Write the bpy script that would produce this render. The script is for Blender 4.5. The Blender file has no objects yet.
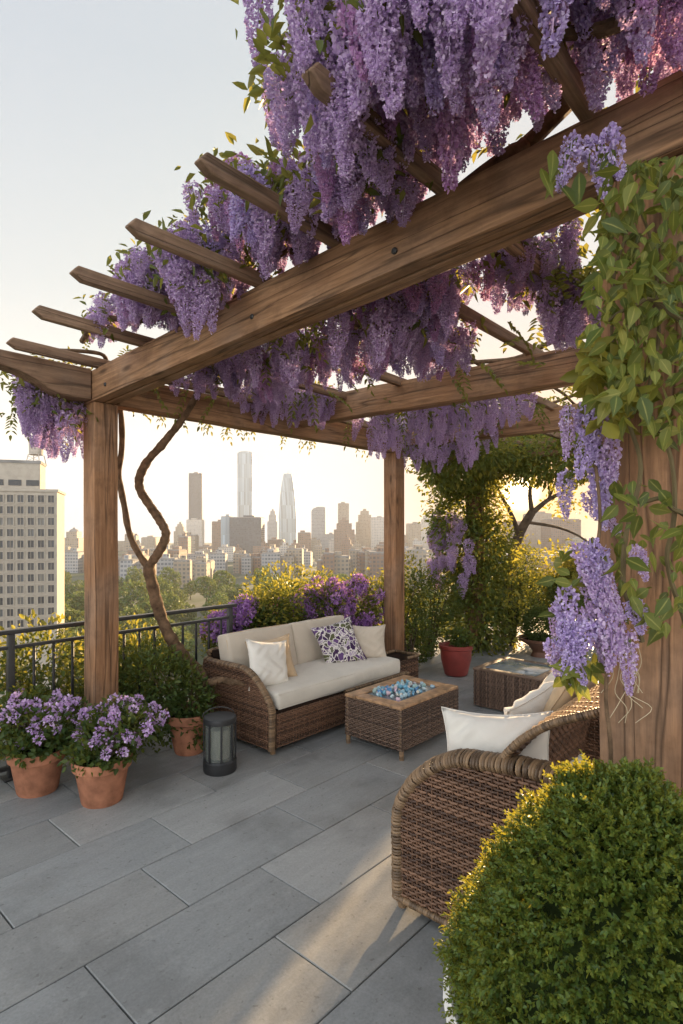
import bpy, bmesh, math, random
import numpy as np
from mathutils import Vector, Matrix
random.seed(7)
rng = np.random.default_rng(11)
PI = math.pi
scene = bpy.context.scene
COL = scene.collection

# ------------------------------------------------------------------ frame of the place
F, CX, HY, H = 575.0, 341.5, 530.0, 1.6          # lens in pixels, centre, horizon row, eye height
TH = math.radians(48.0)                            # pergola axes: a runs along the rafters, b along the front beam
UX, UY = math.cos(TH), math.sin(TH)
P1 = (-1.637, 3.915)
def W(a, b, z=0.0): return Vector((P1[0] + a*UX - b*UY, P1[1] + a*UY + b*UX, z))
def at(px, py, Y):  return Vector(((px-CX)/F*Y, Y, H + (HY-py)/F*Y))
def to_ab(p):
    dx, dy = p[0]-P1[0], p[1]-P1[1]
    return dx*UX + dy*UY, -dx*UY + dy*UX
def proj(p): return CX + F*p[0]/p[1], HY - F*(p[2]-H)/p[1]

# ------------------------------------------------------------------ materials
MATS = {}
class NB:
    def __init__(s, name):
        m = bpy.data.materials.new(name); m.use_nodes = True
        s.m, s.t = m, m.node_tree; s.t.nodes.clear()
        s.out = s.n('ShaderNodeOutputMaterial')
        MATS[name] = m
    def n(s, typ, **kw):
        x = s.t.nodes.new(typ)
        for k, v in kw.items():
            if k.startswith('i_'):
                x.inputs[k[2:].replace('_', ' ')].default_value = v
            else: setattr(x, k, v)
        return x
    def l(s, a, b): s.t.links.new(a, b)
    def coord(s, scale=(1,1,1), kind='Object', rot=(0,0,0)):
        c = s.n('ShaderNodeTexCoord'); mp = s.n('ShaderNodeMapping')
        mp.inputs['Scale'].default_value = scale; mp.inputs['Rotation'].default_value = rot
        s.l(c.outputs[kind], mp.inputs['Vector']); return mp.outputs[0]
    def noise(s, vec, scale, detail=4, rough=.55, dist=0):
        x = s.n('ShaderNodeTexNoise'); x.inputs['Scale'].default_value = scale
        x.inputs['Detail'].default_value = detail; x.inputs['Roughness'].default_value = rough
        x.inputs['Distortion'].default_value = dist
        if vec is not None: s.l(vec, x.inputs['Vector'])
        return x.outputs['Fac']
    def ramp(s, fac, stops):
        r = s.n('ShaderNodeValToRGB'); e = r.color_ramp.elements
        while len(e) < len(stops): e.new(.5)
        for k, (p, c) in enumerate(stops):
            e[k].position = p; e[k].color = (*c, 1)
        s.l(fac, r.inputs[0]); return r.outputs[0]
    def mix(s, fac, a, b, mode='MIX'):
        x = s.n('ShaderNodeMix', data_type='RGBA', blend_type=mode)
        for sock, v in ((x.inputs[0], fac), (x.inputs[6], a), (x.inputs[7], b)):
            if hasattr(v, 'is_linked') or hasattr(v, 'links'): s.l(v, sock)
            elif isinstance(v, (int, float)): sock.default_value = v
            else: sock.default_value = (*v, 1)
        return x.outputs[2]
    def math(s, op, a, b=0.0, c=None):
        x = s.n('ShaderNodeMath', operation=op)
        for sock, v in zip(x.inputs, (a, b, c)):
            if v is None: continue
            if isinstance(v, (int, float)): sock.default_value = v
            else: s.l(v, sock)
        return x.outputs[0]
    def bump(s, h, strength=.3, dist=.01):
        b = s.n('ShaderNodeBump'); b.inputs['Strength'].default_value = strength
        b.inputs['Distance'].default_value = dist
        s.l(h, b.inputs['Height']); return b.outputs[0]
    def pr(s, col, rough=.6, nrm=None, spec=.4, metal=0, **kw):
        p = s.n('ShaderNodeBsdfPrincipled')
        for sock, v in ((p.inputs['Base Color'], col), (p.inputs['Roughness'], rough)):
            if isinstance(v, (int, float)): sock.default_value = v
            elif isinstance(v, tuple): sock.default_value = (*v, 1)
            else: s.l(v, sock)
        p.inputs['Specular IOR Level'].default_value = spec; p.inputs['Metallic'].default_value = metal
        for k, v in kw.items(): p.inputs[k.replace('_', ' ')].default_value = v
        if nrm is not None: s.l(nrm, p.inputs['Normal'])
        return p.outputs[0]
    def done(s, sh): s.l(sh, s.out.inputs['Surface']); return s.m

def plain(name, col, rough=.6, spec=.4, metal=0, var=.25, nscale=12, bump=.15):
    b = NB(name); v = b.coord()
    n = b.noise(v, nscale, 5)
    c = b.ramp(n, [(.3, tuple(x*(1-var) for x in col)), (.7, tuple(min(1, x*(1+var)) for x in col))])
    nn = b.bump(b.noise(v, nscale*8, 4), bump, .004) if bump else None
    return b.done(b.pr(c, rough, nn, spec, metal))

def leafmat(name, cols, trans=.35, tcol=None, rough=.5, big=3.0):
    """Leaf or petal: colour differs from leaf to leaf and drifts slowly over the plant."""
    b = NB(name)
    g = b.n('ShaderNodeNewGeometry'); r = g.outputs['Random Per Island']
    drift = b.noise(b.coord(), big, 2)
    fac = b.math('ADD', b.math('MULTIPLY', r, .7), b.math('MULTIPLY', drift, .45))
    fac = b.math('SUBTRACT', fac, .08)
    rb = b.n('ShaderNodeAttribute', attribute_name='rib').outputs['Fac']
    k = len(cols)
    c = b.ramp(fac, [(i/(k-1), x) for i, x in enumerate(cols)])
    c = b.mix(b.ramp(rb, [(.86, (0,0,0)), (.97, (.55,.55,.55))]), c, tuple(min(1, x*1.5+.03) for x in cols[-1]))
    d = b.pr(c, rough, None, .3)
    t = b.n('ShaderNodeBsdfTranslucent')
    b.l(b.mix(.75, c, tcol or cols[-1]), t.inputs['Color'])
    m = b.n('ShaderNodeMixShader'); m.inputs[0].default_value = trans
    b.l(d, m.inputs[1]); b.l(t.outputs[0], m.inputs[2])
    return b.done(m.outputs[0])

def woodmat(name, axis, dark, light, rough=.75, grain=1.0):
    b = NB(name)
    sc = {'x': (.9, 14, 14), 'z': (14, 14, .9)}[axis]
    oi = b.n('ShaderNodeObjectInfo')
    tc = b.n('ShaderNodeTexCoord'); ad = b.n('ShaderNodeVectorMath', operation='ADD')
    cb = b.n('ShaderNodeCombineXYZ')
    for i in range(3): b.l(b.math('MULTIPLY', oi.outputs['Random'], 7.3+i*5), cb.inputs[i])
    b.l(tc.outputs['Object'], ad.inputs[0]); b.l(cb.outputs[0], ad.inputs[1])
    mp = b.n('ShaderNodeMapping'); mp.inputs['Scale'].default_value = sc
    b.l(ad.outputs[0], mp.inputs['Vector']); v = mp.outputs[0]
    mid = tuple((x+y)/2 for x, y in zip(dark, light))
    n1 = b.noise(v, 1.1, 6, .6, .9)
    c = b.ramp(n1, [(.28, dark), (.5, mid), (.72, light)])
    n2 = b.noise(v, 4.5, 4, .7, .3)
    c = b.mix(.55, c, b.ramp(n2, [(.35, tuple(x*.45 for x in dark)), (.55, light)]), 'MULTIPLY') if False else b.mix(b.math('MULTIPLY', b.ramp(n2, [(.40, (1,1,1)), (.60, (0,0,0))]), .55), c, tuple(x*.6 for x in dark))
    n3 = b.noise(b.n('ShaderNodeTexCoord').outputs['Object'], 2.2, 3)
    c = b.mix(b.math('MULTIPLY', b.ramp(n3, [(.45, (0,0,0)), (.7, (1,1,1))]), .35), c, (.25, .19, .145))
    h = b.math('ADD', n1, b.math('MULTIPLY', n2, .8))
    # long drying cracks along the grain
    sc2 = {'x': (.35, 9, 9), 'z': (9, 9, .35)}[axis]
    m2 = b.n('ShaderNodeMapping'); m2.inputs['Scale'].default_value = sc2; b.l(ad.outputs[0], m2.inputs['Vector'])
    ck = b.math('ABSOLUTE', b.math('SUBTRACT', b.noise(m2.outputs[0], 1.3, 2, .4, .6), .5))
    crack = b.ramp(ck, [(.0, (1,1,1)), (.02, (0,0,0))])
    c = b.mix(b.math('MULTIPLY', crack, .6), c, (.012, .008, .005))
    h = b.math('SUBTRACT', h, crack)
    m3 = b.n('ShaderNodeMapping'); m3.inputs['Scale'].default_value = {'x': (1.3, 4.5, 4.5), 'z': (4.5, 4.5, 1.3)}[axis]; b.l(ad.outputs[0], m3.inputs['Vector'])
    kv = b.n('ShaderNodeTexVoronoi'); kv.inputs['Scale'].default_value = 1.6; kv.inputs['Randomness'].default_value = 1; b.l(m3.outputs[0], kv.inputs['Vector'])
    knot = b.ramp(kv.outputs['Distance'], [(.05, (1,1,1)), (.16, (0,0,0))])
    c = b.mix(b.math('MULTIPLY', knot, .75), c, tuple(x*.22 for x in dark))
    st_ = b.noise(b.n('ShaderNodeTexCoord').outputs['Object'], 5.0, 5, .7)
    c = b.mix(b.math('MULTIPLY', b.ramp(st_, [(.52, (0,0,0)), (.68, (1,1,1))]), .4), c, tuple(x*.35 for x in dark))
    return b.done(b.pr(c, rough, b.bump(h, .55*grain, .006), .25))

woodmat('beam_wood', 'x', (.205, .105, .052), (.44, .250, .128))
woodmat('post_wood', 'z', (.19, .092, .044), (.39, .205, .100))
woodmat('rafter_wood', 'x', (.15, .085, .050), (.36, .225, .135))
plain('vine_bark', (.115, .072, .042), .9, .15, var=.5, nscale=22, bump=.8)
plain('grey_bark', (.09, .065, .045), .9, .15, var=.5, nscale=10, bump=.8)
plain('thin_stem', (.10, .075, .035), .8, .2)
plain('dry_tendril', (.42, .34, .22), .8, .2)

def wicker(name, a, c_):
    b = NB(name)
    r = b.n('ShaderNodeNewGeometry').outputs['Random Per Island']
    n = b.noise(b.coord((30, 30, 30)), 1.0, 3)
    f = b.math('ADD', b.math('MULTIPLY', r, .65), b.math('MULTIPLY', n, .4))
    c = b.ramp(f, [(.15, a), (.85, c_)])
    return b.done(b.pr(c, .5, b.bump(b.noise(b.coord((80, 80, 80)), 1.5, 3), .3, .002), .4))
wicker('wicker_brown', (.045, .022, .013), (.20, .105, .060))
wicker('wicker_grey', (.050, .030, .021), (.165, .105, .072))
wicker('wicker_wrap', (.06, .036, .020), (.24, .15, .080))
wicker('wicker_tan', (.24, .13, .055), (.48, .29, .14))
plain('wicker_backing', (.022, .013, .009), .8, .1)

def fabric(name, col, scale=420):
    b = NB(name); v = b.coord()
    w = b.n('ShaderNodeTexNoise'); w.inputs['Scale'].default_value = scale; b.l(v, w.inputs['Vector'])
    n = b.noise(v, 6, 3)
    c = b.ramp(n, [(.3, tuple(x*.88 for x in col)), (.7, col)])
    big = b.noise(v, 9, 3, .5, .6)
    h = b.math('ADD', b.math('MULTIPLY', w.outputs['Fac'], .25), b.math('MULTIPLY', big, 1.2))
    p = b.pr(c, .95, b.bump(h, .35, .012), .1, Sheen_Weight=.2)
    return b.done(p)
fabric('linen_beige', (.52, .45, .36)); fabric('linen_cream', (.58, .53, .45)); fabric('linen_white', (.66, .62, .55))
fabric('linen_tan', (.50, .36, .22))
def patterned():
    b = NB('patterned_fabric'); v = b.coord((1, 1, .3))
    vo = b.n('ShaderNodeTexVoronoi', feature='DISTANCE_TO_EDGE'); vo.inputs['Scale'].default_value = 27
    wn = b.n('ShaderNodeTexNoise'); wn.inputs['Scale'].default_value = 9; wn.inputs['Detail'].default_value = 3
    b.l(v, wn.inputs['Vector'])
    vm = b.n('ShaderNodeMix', data_type='VECTOR'); vm.inputs[0].default_value = .14
    b.l(v, vm.inputs[4]); b.l(wn.outputs['Color'], vm.inputs[5]); b.l(vm.outputs[1], vo.inputs['Vector'])
    ce = b.n('ShaderNodeTexVoronoi'); ce.inputs['Scale'].default_value = 27; b.l(vm.outputs[1], ce.inputs['Vector'])
    col = b.n('ShaderNodeSeparateColor'); b.l(ce.outputs['Color'], col.inputs[0])
    c = b.ramp(col.outputs[0], [(.0, (.035, .018, .05)), (.34, (.12, .065, .17)), (.5, (.05, .025, .065)), (.7, (.10, .11, .045)), (.92, (.36, .30, .38))])
    e = b.ramp(vo.outputs['Distance'], [(.05, (1,1,1)), (.10, (0,0,0))])
    c = b.mix(e, c, (.62, .58, .54))
    return b.done(b.pr(c, .95, b.bump(wn.outputs['Fac'], .3, .01), .1))
patterned()

def stone():
    b = NB('bluestone'); 
    r = b.n('ShaderNodeNewGeometry').outputs['Random Per Island']
    v = b.coord(); 
    cl = b.noise(b.coord((1.6, 9, 9), rot=(0, 0, -TH+.12)), 1.6, 6, .62, .7)
    fine = b.noise(v, 95, 4, .7); spot = b.noise(v, 1.5, 4)
    base = b.ramp(r, [(0, (.15, .158, .158)), (.25, (.28, .285, .278)), (.5, (.205, .207, .20)), (.75, (.30, .282, .25)), (1, (.37, .365, .345))])
    c = b.mix(.42, base, b.ramp(cl, [(.25, (.15, .155, .153)), (.75, (.35, .35, .335))]))
    c = b.mix(b.math('MULTIPLY', b.ramp(spot, [(.5, (0,0,0)), (.72, (1,1,1))]), .5), c, (.13, .115, .095))
    c = b.mix(.25, c, b.ramp(fine, [(.3, (.06, .06, .06)), (.7, (.33, .33, .33))]))
    damp = b.noise(b.coord((.8, .8, .8)), 1.7, 6, .68, .4)
    c = b.mix(b.math('MULTIPLY', b.ramp(damp, [(.50, (0,0,0)), (.60, (1,1,1))]), .28), c, (.085, .085, .082))
    grit = b.noise(v, 38, 2, .5)
    c = b.mix(b.math('MULTIPLY', b.ramp(grit, [(.66, (0,0,0)), (.72, (1,1,1))]), .45), c, (.07, .065, .055))
    lich = b.noise(b.coord((3.2, 3.2, 3.2)), 2.6, 5, .75)
    c = b.mix(b.math('MULTIPLY', b.ramp(lich, [(.60, (0,0,0)), (.70, (1,1,1))]), .25), c, (.36, .36, .33))
    h = b.math('ADD', b.math('MULTIPLY', cl, 1.2), b.math('MULTIPLY', fine, .25))
    rg = b.math('MULTIPLY_ADD', spot, .25, .38)
    return b.done(b.pr(c, rg, b.bump(h, .35, .006), .45))
stone()
plain('joint_mortar', (.085, .076, .062), .95, .1)
plain('terracotta', (.33, .14, .078), .85, .2, var=.4, nscale=11, bump=.25)
plain('red_glaze', (.21, .034, .026), .45, .5, var=.2, nscale=7)
plain('white_glaze', (.72, .70, .66), .4, .5, var=.06, nscale=7, bump=.05)
plain('brown_bowl', (.14, .065, .04), .55, .4)
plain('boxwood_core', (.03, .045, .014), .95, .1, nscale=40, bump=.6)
plain('soil', (.03, .02, .013), .95, .1, nscale=40, bump=.6)
plain('black_iron', (.020, .019, .018), .45, .5, var=.2, bump=.1)
plain('dark_metal', (.018, .018, .019), .5, .5, var=.2, bump=.1)
plain('candle_wax', (.50, .45, .34), .6, .4, var=.05, bump=0)
plain('wood_inlay', (.34, .20, .105), .5, .4, var=.5, nscale=17)
def glass(name, col, rough=.05, alpha=.35):
    b = NB(name); tr = b.n('ShaderNodeBsdfTransparent'); tr.inputs[0].default_value = (.93, .95, .95, 1)
    g = b.pr(col, rough, None, .6); m = b.n('ShaderNodeMixShader'); m.inputs[0].default_value = alpha
    b.l(tr.outputs[0], m.inputs[1]); b.l(g, m.inputs[2]); return b.done(m.outputs[0])
glass('lantern_glass', (.20, .21, .19), .12, .35)
plain('table_glass', (.16, .19, .21), .06, .8, var=.1, bump=0)
def glassrock():
    b = NB('glass_pebble'); r = b.n('ShaderNodeObjectInfo').outputs['Random']
    c = b.ramp(r, [(0, (.05, .17, .34)), (.2, (.14, .34, .45)), (.34, (.48, .58, .60)), (.48, (.09, .24, .36)), (.6, (.18, .36, .36)), (.76, (.62, .60, .52)), (1, (.50, .32, .40))])
    return b.done(b.pr(c, .18, None, .6))
glassrock()

leafmat('boxwood_leaf', [(.026, .056, .014), (.055, .104, .021), (.098, .148, .027), (.17, .19, .03)], .36, (.50, .40, .03), .42, 6)
leafmat('wisteria_leaf', [(.030, .055, .012), (.065, .10, .02), (.13, .15, .030), (.20, .17, .045)], .45, (.40, .34, .06), .5, 3)
leafmat('creeper_leaf', [(.020, .042, .012), (.06, .095, .02), (.14, .16, .03), (.28, .245, .05)], .42, (.36, .34, .05), .45, 5)
leafmat('shrub_leaf', [(.014, .034, .009), (.032, .064, .015), (.060, .095, .022), (.11, .125, .030)], .35, (.34, .32, .04), .5, 3)
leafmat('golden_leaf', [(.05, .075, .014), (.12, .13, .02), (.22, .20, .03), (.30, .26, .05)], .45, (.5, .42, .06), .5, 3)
leafmat('ivy_leaf', [(.022, .045, .011), (.046, .080, .017), (.085, .118, .024), (.14, .155, .034)], .42, (.44, .40, .06), .5, 3)
leafmat('park_leaf', [(.034, .065, .016), (.075, .125, .026), (.13, .18, .036), (.25, .24, .05)], .2, (.25, .25, .05), .6, .15)
leafmat('wisteria_petal', [(.27, .16, .35), (.46, .32, .52), (.62, .48, .66), (.80, .70, .81)], .40, (.58, .40, .68), .6, 4)
leafmat('wisteria_pink_petal', [(.25, .10, .30), (.41, .21, .44), (.55, .34, .56), (.73, .53, .68)], .42, (.62, .36, .52), .6, 4)
leafmat('wisteria_pale_petal', [(.28, .18, .41), (.44, .32, .57), (.58, .465, .70), (.74, .65, .82)], .35, (.55, .45, .72), .6, 4)
leafmat('pot_petal', [(.30, .15, .38), (.48, .30, .55), (.64, .46, .68), (.82, .68, .80)], .35, (.6, .4, .66), .6, 6)
leafmat('violet_petal', [(.17, .06, .27), (.31, .14, .42), (.46, .26, .54), (.64, .42, .64)], .35, (.44, .22, .48), .6, 3)
leafmat('rose_petal', [(.40, .10, .16), (.55, .2, .24), (.7, .32, .3)], .4, (.75, .35, .3), .6, 3)

# ------------------------------------------------------------------ object helpers
def tag(o, label=None, cat=None, group=None, kind=None):
    if label: o['label'] = label
    if cat: o['category'] = cat
    if group: o['group'] = group
    if kind: o['kind'] = kind
    return o
def empty(name, loc=(0,0,0), rz=0.0, label=None, cat=None, group=None):
    o = bpy.data.objects.new(name, None); COL.objects.link(o)
    o.location = loc; o.rotation_euler = (0, 0, rz); o.empty_display_size = .1
    return tag(o, label, cat, group)
def link(name, me, mat, parent=None, smooth=True):
    if mat is not None: me.materials.append(MATS[mat])
    if smooth and len(me.polygons): me.polygons.foreach_set('use_smooth', np.ones(len(me.polygons), dtype=bool))
    o = bpy.data.objects.new(name, me); COL.objects.link(o)
    if parent is not None: o.parent = parent
    return o
def npmesh(name, V, Q):
    V = np.asarray(V, dtype=np.float32).reshape(-1, 3); Q = np.asarray(Q, dtype=np.int32)
    k = Q.shape[1]; me = bpy.data.meshes.new(name)
    me.vertices.add(len(V)); me.vertices.foreach_set('co', V.ravel())
    me.loops.add(Q.size); me.loops.foreach_set('vertex_index', Q.ravel())
    me.polygons.add(len(Q)); me.polygons.foreach_set('loop_start', np.arange(0, Q.size, k, dtype=np.int32))
    me.polygons.foreach_set('loop_total', np.full(len(Q), k, dtype=np.int32))
    me.update(calc_edges=True); return me
def npobj(name, parts, mat, parent=None, smooth=False):
    """parts: list of (V, Q) pairs with the same face size"""
    Vs, Qs, o = [], [], 0
    for V, Q in parts:
        V = np.asarray(V, dtype=np.float32).reshape(-1, 3)
        Vs.append(V); Qs.append(np.asarray(Q)+o); o += len(V)
    return link(name, npmesh(name, np.vstack(Vs), np.vstack(Qs)), mat, parent, smooth)
class BM:
    def __init__(s): s.b = bmesh.new()
    def box(s, size, loc=(0,0,0), bev=.004, seg=2, rot=None):
        r = bmesh.ops.create_cube(s.b, size=1.0); vs = r['verts']
        M = Matrix.Translation(loc) @ (rot.to_4x4() if rot else Matrix()) @ Matrix.Diagonal((*size, 1))
        bmesh.ops.transform(s.b, matrix=M, verts=vs)
        if bev:
            es = list({e for v in vs for e in v.link_edges})
            bmesh.ops.bevel(s.b, geom=es, offset=bev, segments=seg, affect='EDGES', profile=.6)
        return s
    def tube(s, pts, rad, n=8, caps=True):
        pts = [Vector(p) for p in pts]
        rad = rad if hasattr(rad, '__len__') else [rad]*len(pts)
        rings = []; up = None
        for i, p in enumerate(pts):
            d = (pts[min(i+1, len(pts)-1)] - pts[max(i-1, 0)]).normalized()
            if up is None:
                up = Vector((0,0,1)) if abs(d.z) < .9 else Vector((1,0,0))
            x = (up - d*up.dot(d)).normalized(); y = d.cross(x); up = x
            rings.append([s.b.verts.new(p + (x*math.cos(2*PI*k/n) + y*math.sin(2*PI*k/n))*rad[i]) for k in range(n)])
        for r0, r1 in zip(rings, rings[1:]):
            for k in range(n): s.b.faces.new((r0[k], r0[(k+1)%n], r1[(k+1)%n], r1[k]))
        if caps:
            s.b.faces.new(rings[0][::-1]); s.b.faces.new(rings[-1])
        return s
    def lathe(s, prof, n=32, loc=(0,0,0)):
        rings = [[s.b.verts.new((loc[0]+r*math.cos(2*PI*k/n), loc[1]+r*math.sin(2*PI*k/n), loc[2]+z)) for k in range(n)] for r, z in prof]
        for r0, r1 in zip(rings, rings[1:]):
            for k in range(n): s.b.faces.new((r0[k], r0[(k+1)%n], r1[(k+1)%n], r1[k]))
        if prof[0][0] > 1e-4: s.b.faces.new(rings[0][::-1])
        if prof[-1][0] > 1e-4: s.b.faces.new(rings[-1])
        return s
    def prism(s, poly, axis, lo, hi):
        """poly of (p, q); extruded along axis ('x','y','z') from lo to hi"""
        def P(p, q, t): return {'x': (t, p, q), 'y': (p, t, q), 'z': (p, q, t)}[axis]
        A = [s.b.verts.new(P(p, q, lo)) for p, q in poly]; B = [s.b.verts.new(P(p, q, hi)) for p, q in poly]
        n = len(poly)
        s.b.faces.new(A); s.b.faces.new(B[::-1])
        for k in range(n): s.b.faces.new((A[k], B[k], B[(k+1)%n], A[(k+1)%n]))
        return s
    def build(s, name, mat, parent=None, smooth=True, bevel=0):
        bmesh.ops.recalc_face_normals(s.b, faces=s.b.faces)
        me = bpy.data.meshes.new(name); s.b.to_mesh(me); s.b.free()
        o = link(name, me, mat, parent, False)
        if smooth:
            me.polygons.foreach_set('use_smooth', np.ones(len(me.polygons), dtype=bool))
            try: me.set_sharp_from_angle(angle=math.radians(38))
            except Exception: pass
        if bevel:
            m = o.modifiers.new('edge', 'BEVEL'); m.width = bevel; m.segments = 2; m.limit_method = 'ANGLE'
        return o
def spline(pts, n):
    """Catmull-Rom through pts"""
    P = [np.array(p, float) for p in pts]; P = [2*P[0]-P[1]] + P + [2*P[-1]-P[-2]]
    out = []
    for i in range(1, len(P)-2):
        for k in range(n):
            t = k/n; a, b, c, d = P[i-1:i+3]
            out.append(.5*((2*b)+(-a+c)*t+(2*a-5*b+4*c-d)*t*t+(-a+3*b-3*c+d)*t**3))
    out.append(P[-2]); return out
def copy_part(o, parent, loc=None, rot=None, scale=None):
    c = o.copy(); COL.objects.link(c); c.parent = parent
    if loc is not None: c.location = loc
    if rot is not None: c.rotation_euler = rot
    if scale is not None: c.scale = scale
    return c
def copy_tree(o, parent=None):
    c = o.copy(); COL.objects.link(c); c.parent = parent
    for ch in list(o.children): copy_tree(ch, c)
    return c

# ------------------------------------------------------------------ leaves, crowns, flowers (numpy)
def unit(v): return v / np.maximum(np.linalg.norm(v, axis=-1, keepdims=True), 1e-9)
def rdir(n):  return unit(rng.normal(size=(n, 3)))
def leaves(P, D, N, L, wr=.45, fold=.12, droop=.15):
    """folded pointed leaves: base P, direction D, normal N, length L"""
    P, D, N = (np.asarray(x, float) for x in (P, D, N)); n = len(P)
    L = np.broadcast_to(np.asarray(L, float), (n,))[:, None]
    S = unit(np.cross(D, N)); N = np.cross(S, D); Wd = L*wr
    V = np.empty((n, 6, 3))
    V[:, 0] = P
    V[:, 1] = P + D*L*.33 + S*Wd*.5 + N*L*fold
    V[:, 2] = P + D*L*.70 + S*Wd*.36 + N*L*fold*.6 - N*L*droop*.4
    V[:, 3] = P + D*L - N*L*droop
    V[:, 4] = P + D*L*.70 - S*Wd*.36 + N*L*fold*.6 - N*L*droop*.4
    V[:, 5] = P + D*L*.33 - S*Wd*.5 + N*L*fold
    b = (np.arange(n)*6)[:, None]
    Q = np.vstack([b + np.array([0, 5, 4, 3]), b + np.array([0, 3, 2, 1])])
    return V.reshape(-1, 3), Q
def leaves_fine(P, D, N, L, wr=.55, curl=.3):
    """ovate leaves with a drip tip, folded along a midrib and curled; the 'rib' values mark the midrib"""
    n = len(P); L = np.asarray(L, float)[:, None]; S = unit(np.cross(D, N)); N = np.cross(S, D)
    st = [(0, .04), (.14, .62), (.34, 1.0), (.58, .80), (.80, .36), (1.0, .02)]; V = np.empty((n, len(st)*3, 3)); rib = np.zeros((n, len(st)*3), np.float32)
    cu = (curl*rng.uniform(-.3, 1.3, n))[:, None]; fo = rng.uniform(.05, .34, n)[:, None]; wv = rng.normal(0, .05, (n, len(st), 2))
    for i, (t, w_) in enumerate(st):
        mid = P + D*L*t - N*L*cu*t*t; hw = L*wr*.5*w_
        V[:, i*3] = mid - S*hw + N*hw*(fo+wv[:, i, :1]); V[:, i*3+1] = mid; V[:, i*3+2] = mid + S*hw + N*hw*(fo+wv[:, i, 1:]); rib[:, i*3+1] = 1
    b = (np.arange(n)*len(st)*3)[:, None]; Q = []
    for i in range(len(st)-1):
        for k in (0, 1): Q.append(b + np.array([i*3+k, i*3+k+1, i*3+k+4, i*3+k+3]))
    return V.reshape(-1, 3), np.vstack(Q), rib.ravel()
def fine_obj(name, P, D, N, L, mat, parent, wr=.55, curl=.3):
    V, Q, r = leaves_fine(P, D, N, L, wr, curl); me = npmesh(name, V, Q)
    at_ = me.attributes.new('rib', 'FLOAT', 'POINT'); at_.data.foreach_set('value', r)
    return link(name, me, mat, parent, True)
def quads(P, D, N, L, Wd):
    """plain little petals"""
    n = len(P); L = np.broadcast_to(L, (n,))[:, None]; Wd = np.broadcast_to(Wd, (n,))[:, None]
    S = unit(np.cross(D, N))
    V = np.empty((n, 4, 3)); V[:, 0] = P; V[:, 1] = P + D*L*.6 + S*Wd*.5; V[:, 2] = P + D*L + np.cross(S, D)*L*.15; V[:, 3] = P + D*L*.6 - S*Wd*.5
    Q = (np.arange(n)*4)[:, None] + np.arange(4)
    return V.reshape(-1, 3), Q
def ell_points(blobs, n, lo=.72, hi=1.02, flat_bottom=True):
    """points in the outer shell of a set of ellipsoids (centre, radii); points inside another blob dropped"""
    C = np.array([b[0] for b in blobs], float); R = np.array([b[1] for b in blobs], float)
    area = (R[:, 0]*R[:, 1]+R[:, 0]*R[:, 2]+R[:, 1]*R[:, 2]); k = rng.choice(len(blobs), size=n, p=area/area.sum())
    d = rdir(n); r = rng.uniform(lo, hi, n)[:, None]
    P = C[k] + d*R[k]*r; O = unit(d/R[k])
    keep = np.ones(n, bool)
    for j in range(len(blobs)):
        q = (P - C[j])/R[j]; keep &= ~((np.sum(q*q, 1) < .45) & (k != j))
    return P[keep], O[keep]
def crown(blobs, n, L, wr=.5, lo=.6, hi=1.05, up=.25, jit=.8):
    P, O = ell_points(blobs, n, lo, hi); m = len(P)
    D = unit(O + rdir(m)*jit + np.array([0, 0, up])); N = unit(O*.6 + rdir(m)*.6 + np.array([0, 0, .6]))
    return leaves(P, D, N, L*rng.uniform(.6, 1.25, m), wr)
def lumps(c, r, n, size=.45, squash=1.0):
    """a heap of ellipsoids filling an ellipsoid"""
    c = np.array(c, float); r = np.array(r, float); out = []
    for i in range(n):
        d = rdir(1)[0]; q = d*r*rng.uniform(.35, .72); s = rng.uniform(.75, 1.25)*size
        out.append((c+q, r*s*np.array([1, 1, squash])))
    out.append((c, r*.62)); return out
def flower_heads(P, O, rad, npet, pl):
    """round heads of petals at P"""
    Ps, Ds = [], []
    for p, o in zip(P, O):
        d = unit(rdir(npet) + o*.45); Ps.append(p + d*rad*rng.uniform(.55, 1.0, npet)[:, None]); Ds.append(unit(d + rdir(npet)*.6))
    P2, D2 = np.vstack(Ps), np.vstack(Ds)
    return quads(P2, D2, rdir(len(P2)), pl*rng.uniform(.7, 1.3, len(P2)), pl*.9)

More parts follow.
